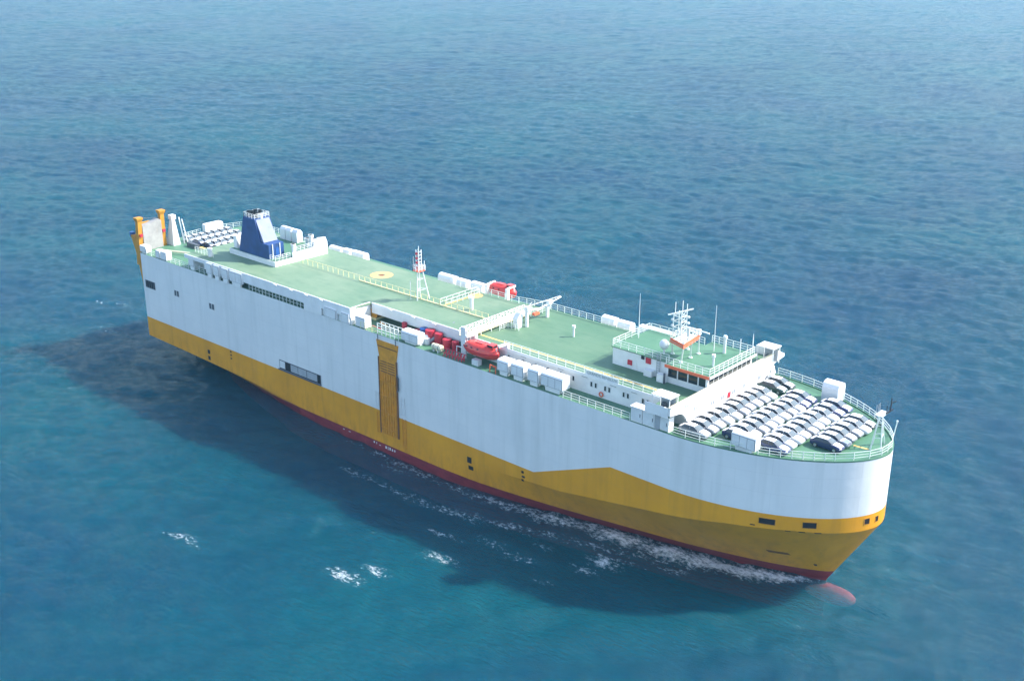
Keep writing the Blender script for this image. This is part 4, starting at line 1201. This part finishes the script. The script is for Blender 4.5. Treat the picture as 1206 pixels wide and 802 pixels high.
DX = 0.70
NT = 512
wd_ = np.array([-0.2, -1.0]); wd_ /= np.linalg.norm(wd_)
z1, dx1, dy1 = ocean_tile(NT, NT * DX, 3.3, wd_, 0.125, 25, 0.12, 3)
z2, dx2, dy2 = ocean_tile(NT, NT * DX * 1.37, 6.0, np.array([0.75, -0.66]), 0.11, 60, 0.30, 8)
def graded(lo, a, b_, hi, d0=0.8, dmax=3.6, g=1.008):
    c_ = list(np.arange(a, b_, d0))
    d = d0
    while c_[-1] < hi:
        d = min(dmax, d * g); c_.append(c_[-1] + d)
    d = d0
    pre = [a]
    while pre[-1] > lo:
        d = min(dmax, d * g); pre.append(pre[-1] - d)
    return np.array(list(reversed(pre[1:])) + c_)
ax_ = graded(-1350, -70, 185, 210)
ay_ = graded(-125, -105, 120, 1500)
GX0, GX1, GY0, GY1 = ax_[0], ax_[-1], ay_[0], ay_[-1]
nx, ny = len(ax_), len(ay_)
ix, iy = np.meshgrid(np.arange(nx), np.arange(ny), indexing='ij')
gx, gy = np.meshgrid(ax_, ay_, indexing='ij')
def bil(A, d):
    u_, v_ = gx / d, gy / d
    i_, j_ = np.floor(u_).astype(int), np.floor(v_).astype(int)
    fx, fy = u_ - i_, v_ - j_
    i0_, i1_, j0_, j1_ = i_ % NT, (i_ + 1) % NT, j_ % NT, (j_ + 1) % NT
    return A[i0_, j0_] * (1 - fx) * (1 - fy) + A[i1_, j0_] * fx * (1 - fy) + A[i0_, j1_] * (1 - fx) * fy + A[i1_, j1_] * fx * fy
edge_ = np.minimum(np.minimum(gx - GX0, GX1 - gx), np.minimum(gy - GY0, GY1 - gy))
fade = np.clip(edge_ / 15.0, 0, 1)
d1_, d2_ = DX, DX * 1.37
Zs = (bil(z1, d1_) + bil(z2, d2_)) * fade
Xs = gx + (bil(dx1, d1_) + bil(dx2, d2_)) * 0.9 * fade
Ys = gy + (bil(dy1, d1_) + bil(dy2, d2_)) * 0.9 * fade
# keep the sea calm where it meets the plating
# foam: bow wave and wash along the starboard and port side, plus single whitecaps
foam = np.zeros_like(gx)
wx = np.array([a for a, _ in WTAB]); wy = np.array([b_ for _, b_ in WTAB])
hb_w = np.interp(gx, wx, wy, left=0, right=0)
for sg in (-1, 1):
    dist = sg * gy - hb_w
    along = np.interp(gx, [20, 60, 78, 90, 104, 112, 118, 126, 136, 143, 146.5, 148.5], [0.0, 0.3, 0.62, 0.55, 0.75, 0.8, 0.95, 1.0, 1.15, 1.15, 0.85, 0.0])
    width = np.interp(gx, [20, 78, 104, 120, 132, 144, 148], [0.6, 2.6, 3.0, 4.2, 4.2, 3.0, 0.9])
    band = np.exp(-((dist - width * 0.55) / (width * 0.62)) ** 2)
    foam = np.maximum(foam, along * band * (dist > -1.0))
    # second, thinner streak thrown outwards
    d2 = dist - np.interp(gx, [60, 100, 120, 140, 147], [9, 7.5, 6, 3.5, 1])
    foam = np.maximum(foam, 0.58 * np.exp(-(d2 / 1.5) ** 2) * (gx > 70) * (gx < 147))
CAPS = [(71.3, -54, 3.4, 1.2, .8), (97.4, -44.8, 2.8, 1.3, .9), (99.6, -40.8, 2.0, 1.0, .8), (99.0, -27.2, 2.8, .8, .75), (104.1, -32, 2.4, 1.0, .8), (111.6, -24.6, 2.6, 1.0, .7), (102.2, -33.2, 2.0, .8, .7), (122.0, -17.2, 2.6, 1.4, .95), (124.6, -15.4, 2.4, .8, .8), (121.0, -20.6, 2.2, 1.0, .85), (130.8, -12.4, 2.4, .8, .8), (79.2, -17.6, 3.2, 1.0, .7), (96.1, -20.6, 3.4, 1.0, .6), (106.6, -24.2, 3.0, 1.0, .6), (-35.8, -3.4, 6, 2.2, .55), (-20, -14, 5, 1.4, .5), (118, -27, 2.0, .7, .6), (113, -20, 2.2, .8, .65), (108, -19, 2.5, .8, .6), (88, -22, 2.2, .8, .5), (155.0, 8.0, 2.0, .8, .5), (158, 16, 2.4, .7, .5), (150, -13, 1.6, .6, .45), (60, -46, 2.2, .6, .5), (84, -36, 2.0, .6, .5), (30, -30, 2.2, .7, .5), (5, -36, 3, .7, .45)]
rng = np.random.default_rng(5)
for _k in range(60):
    CAPS.append((rng.uniform(-260, 190), rng.uniform(-100, 330), rng.uniform(.8, 2.2), rng.uniform(.35, .7), rng.uniform(.35, .55)))
for cx, cy, la, lb, st in CAPS:
    la, lb = la * 1.5, lb * 1.35
    i0, i1 = np.searchsorted(ax_, [cx - 4 * la, cx + 4 * la])
    k0, k1 = np.searchsorted(ay_, [cy - 4 * la, cy + 4 * la])
    if i1 <= i0 or k1 <= k0:
        continue
    sx_, sy_ = gx[i0:i1, k0:k1] - cx, gy[i0:i1, k0:k1] - cy
    ca, sa = math.cos(0.15), math.sin(0.15)
    e = np.exp(-((sx_ * ca + sy_ * sa) / la) ** 2 - ((-sx_ * sa + sy_ * ca) / lb) ** 2)
    foam[i0:i1, k0:k1] = np.maximum(foam[i0:i1, k0:k1], 0.86 * st * e)
#print('slope', np.abs(np.diff(Zs[:400,:250],axis=1)/0.8).std())
verts = np.stack([Xs, Ys, Zs], -1).reshape(-1, 3)
idx = (ix * ny + iy)
quads = np.stack([idx[:-1, :-1], idx[1:, :-1], idx[1:, 1:], idx[:-1, 1:]], -1).reshape(-1, 4)
BIG = 9000.0
ov = np.array([(x, y, 0.0) for x in (-BIG, GX0, GX1, BIG) for y in (-BIG, GY0, GY1, BIG)])
nv = len(verts)
oq = []
for i in range(3):
    for j in range(3):
        if i == 1 and j == 1:
            continue
        a = nv + i * 4 + j
        oq.append((a, a + 4, a + 5, a + 1))
verts = np.vstack([verts, ov])
quads = np.vstack([quads, np.array(oq)])
me = bpy.data.meshes.new('sea')
me.vertices.add(len(verts))
me.vertices.foreach_set('co', verts.astype(np.float32).ravel())
me.loops.add(quads.size)
me.loops.foreach_set('vertex_index', quads.astype(np.int32).ravel())
me.polygons.add(len(quads))
me.polygons.foreach_set('loop_start', np.arange(0, quads.size, 4, dtype=np.int32))
me.polygons.foreach_set('use_smooth', np.ones(len(quads), dtype=bool))
me.update(calc_edges=True)
at = me.attributes.new('foam', 'FLOAT', 'POINT')
at.data.foreach_set('value', np.concatenate([foam.ravel(), np.zeros(16)]).astype(np.float32))

mt, t, b = newmat('sea_water')
tc = N(t, 'ShaderNodeTexCoord')
o = tc.outputs['Object']
fa = N(t, 'ShaderNodeAttribute', attribute_name='foam')
big = ramp(t, noise(t, 0.012, 4, 0.55, o), 0.35, 0.68)
c = mixc(t, big, (0.0002, 0.054, 0.118), (0.0004, 0.098, 0.134))
fnz = noise(t, 1.7, 10, 0.78, o, (0.7, 1.1, 1))
fnz2 = noise(t, 0.35, 4, 0.6, o)
fsum = math_n(t, 'ADD', math_n(t, 'MULTIPLY', fnz, 3.2), math_n(t, 'MULTIPLY', fnz2, 0.9))
thr = math_n(t, 'SUBTRACT', math_n(t, 'ADD', fa.outputs['Fac'], fsum), 2.62)
fm_ = math_n(t, 'MULTIPLY', math_n(t, 'MULTIPLY', thr, 1.6, clamp=True), math_n(t, 'MULTIPLY', fa.outputs['Fac'], 3.0, clamp=True))
milky = math_n(t, 'MULTIPLY', fa.outputs['Fac'], 0.12)
c = mixc(t, milky, c, (0.05, 0.26, 0.32))
c = mixc(t, fm_, c, (0.78, 0.82, 0.84))
t.links.new(c, b.inputs['Base Color'])
b.inputs['IOR'].default_value = 1.333
b.subsurface_method = 'BURLEY'
b.inputs['Subsurface Weight'].default_value = 1.0
b.inputs['Subsurface Radius'].default_value = (0.5, 1.0, 1.4)
b.inputs['Subsurface Scale'].default_value = 4.5
b.inputs['Specular IOR Level'].default_value = 0.42
rg = N(t, 'ShaderNodeMapRange')
rg.inputs['To Min'].default_value = 0.13
rg.inputs['To Max'].default_value = 0.8
t.links.new(fm_, rg.inputs['Value'])
t.links.new(rg.outputs[0], b.inputs['Roughness'])
al = N(t, 'ShaderNodeMapRange')
al.inputs['To Min'].default_value = 0.63
al.inputs['To Max'].default_value = 1.0
t.links.new(fm_, al.inputs['Value'])
t.links.new(al.outputs[0], b.inputs['Alpha'])
h1 = noise(t, 1.7, 6, 0.62, o, (0.45, 1.0, 1.0))
h2 = noise(t, 0.16, 5, 0.6, o, (0.5, 1.0, 1.0))
gust = ramp(t, noise(t, 0.009, 5, 0.6, o, (1.0, 0.6, 1)), 0.3, 0.7)
h1 = math_n(t, 'MULTIPLY', h1, math_n(t, 'ADD', 0.45, math_n(t, 'MULTIPLY', gust, 0.55)))
hs = math_n(t, 'ADD', math_n(t, 'MULTIPLY', h1, 0.95), math_n(t, 'MULTIPLY', h2, 0.30))
bp = N(t, 'ShaderNodeBump')
bp.inputs['Strength'].default_value = 0.75
bp.inputs['Distance'].default_value = 1.0
t.links.new(hs, bp.inputs['Height'])
t.links.new(bp.outputs[0], b.inputs['Normal'])
me.materials.append(mt)
sea = bpy.data.objects.new('sea', me)
C.objects.link(sea)
sea['kind'] = 'structure'

# dark body of water below the surface
mt, t, b = newmat('deep_water')
b.inputs['Base Color'].default_value = (0.0005, 0.006, 0.014, 1)
b.inputs['Roughness'].default_value = 1.0
b.inputs['Specular IOR Level'].default_value = 0.0
M['deep'] = mt
q = MB(); q.add([(-BIG, -BIG, -9), (BIG, -BIG, -9), (BIG, BIG, -9), (-BIG, BIG, -9)], [(0, 1, 2, 3)])
dw = q.build('deep_water', 'deep')
dw['kind'] = 'structure'

# ------------------------------------------------------------------ haze over the sea
mt = bpy.data.materials.new('haze_air')
mt.use_nodes = True
t = mt.node_tree
t.nodes.clear()
pv = t.nodes.new('ShaderNodeVolumePrincipled')
pv.inputs['Color'].default_value = (0.34, 0.74, 1.0, 1)
pv.inputs['Density'].default_value = 0.00016
pv.inputs['Anisotropy'].default_value = 0.2
mo = t.nodes.new('ShaderNodeOutputMaterial')
t.links.new(pv.outputs[0], mo.inputs['Volume'])
M['haze'] = mt
q = MB(); q.box(-BIG - 50, BIG + 50, -BIG - 50, BIG + 50, -10.5, 92)
hz = q.build('haze', 'haze')
hz['kind'] = 'stuff'
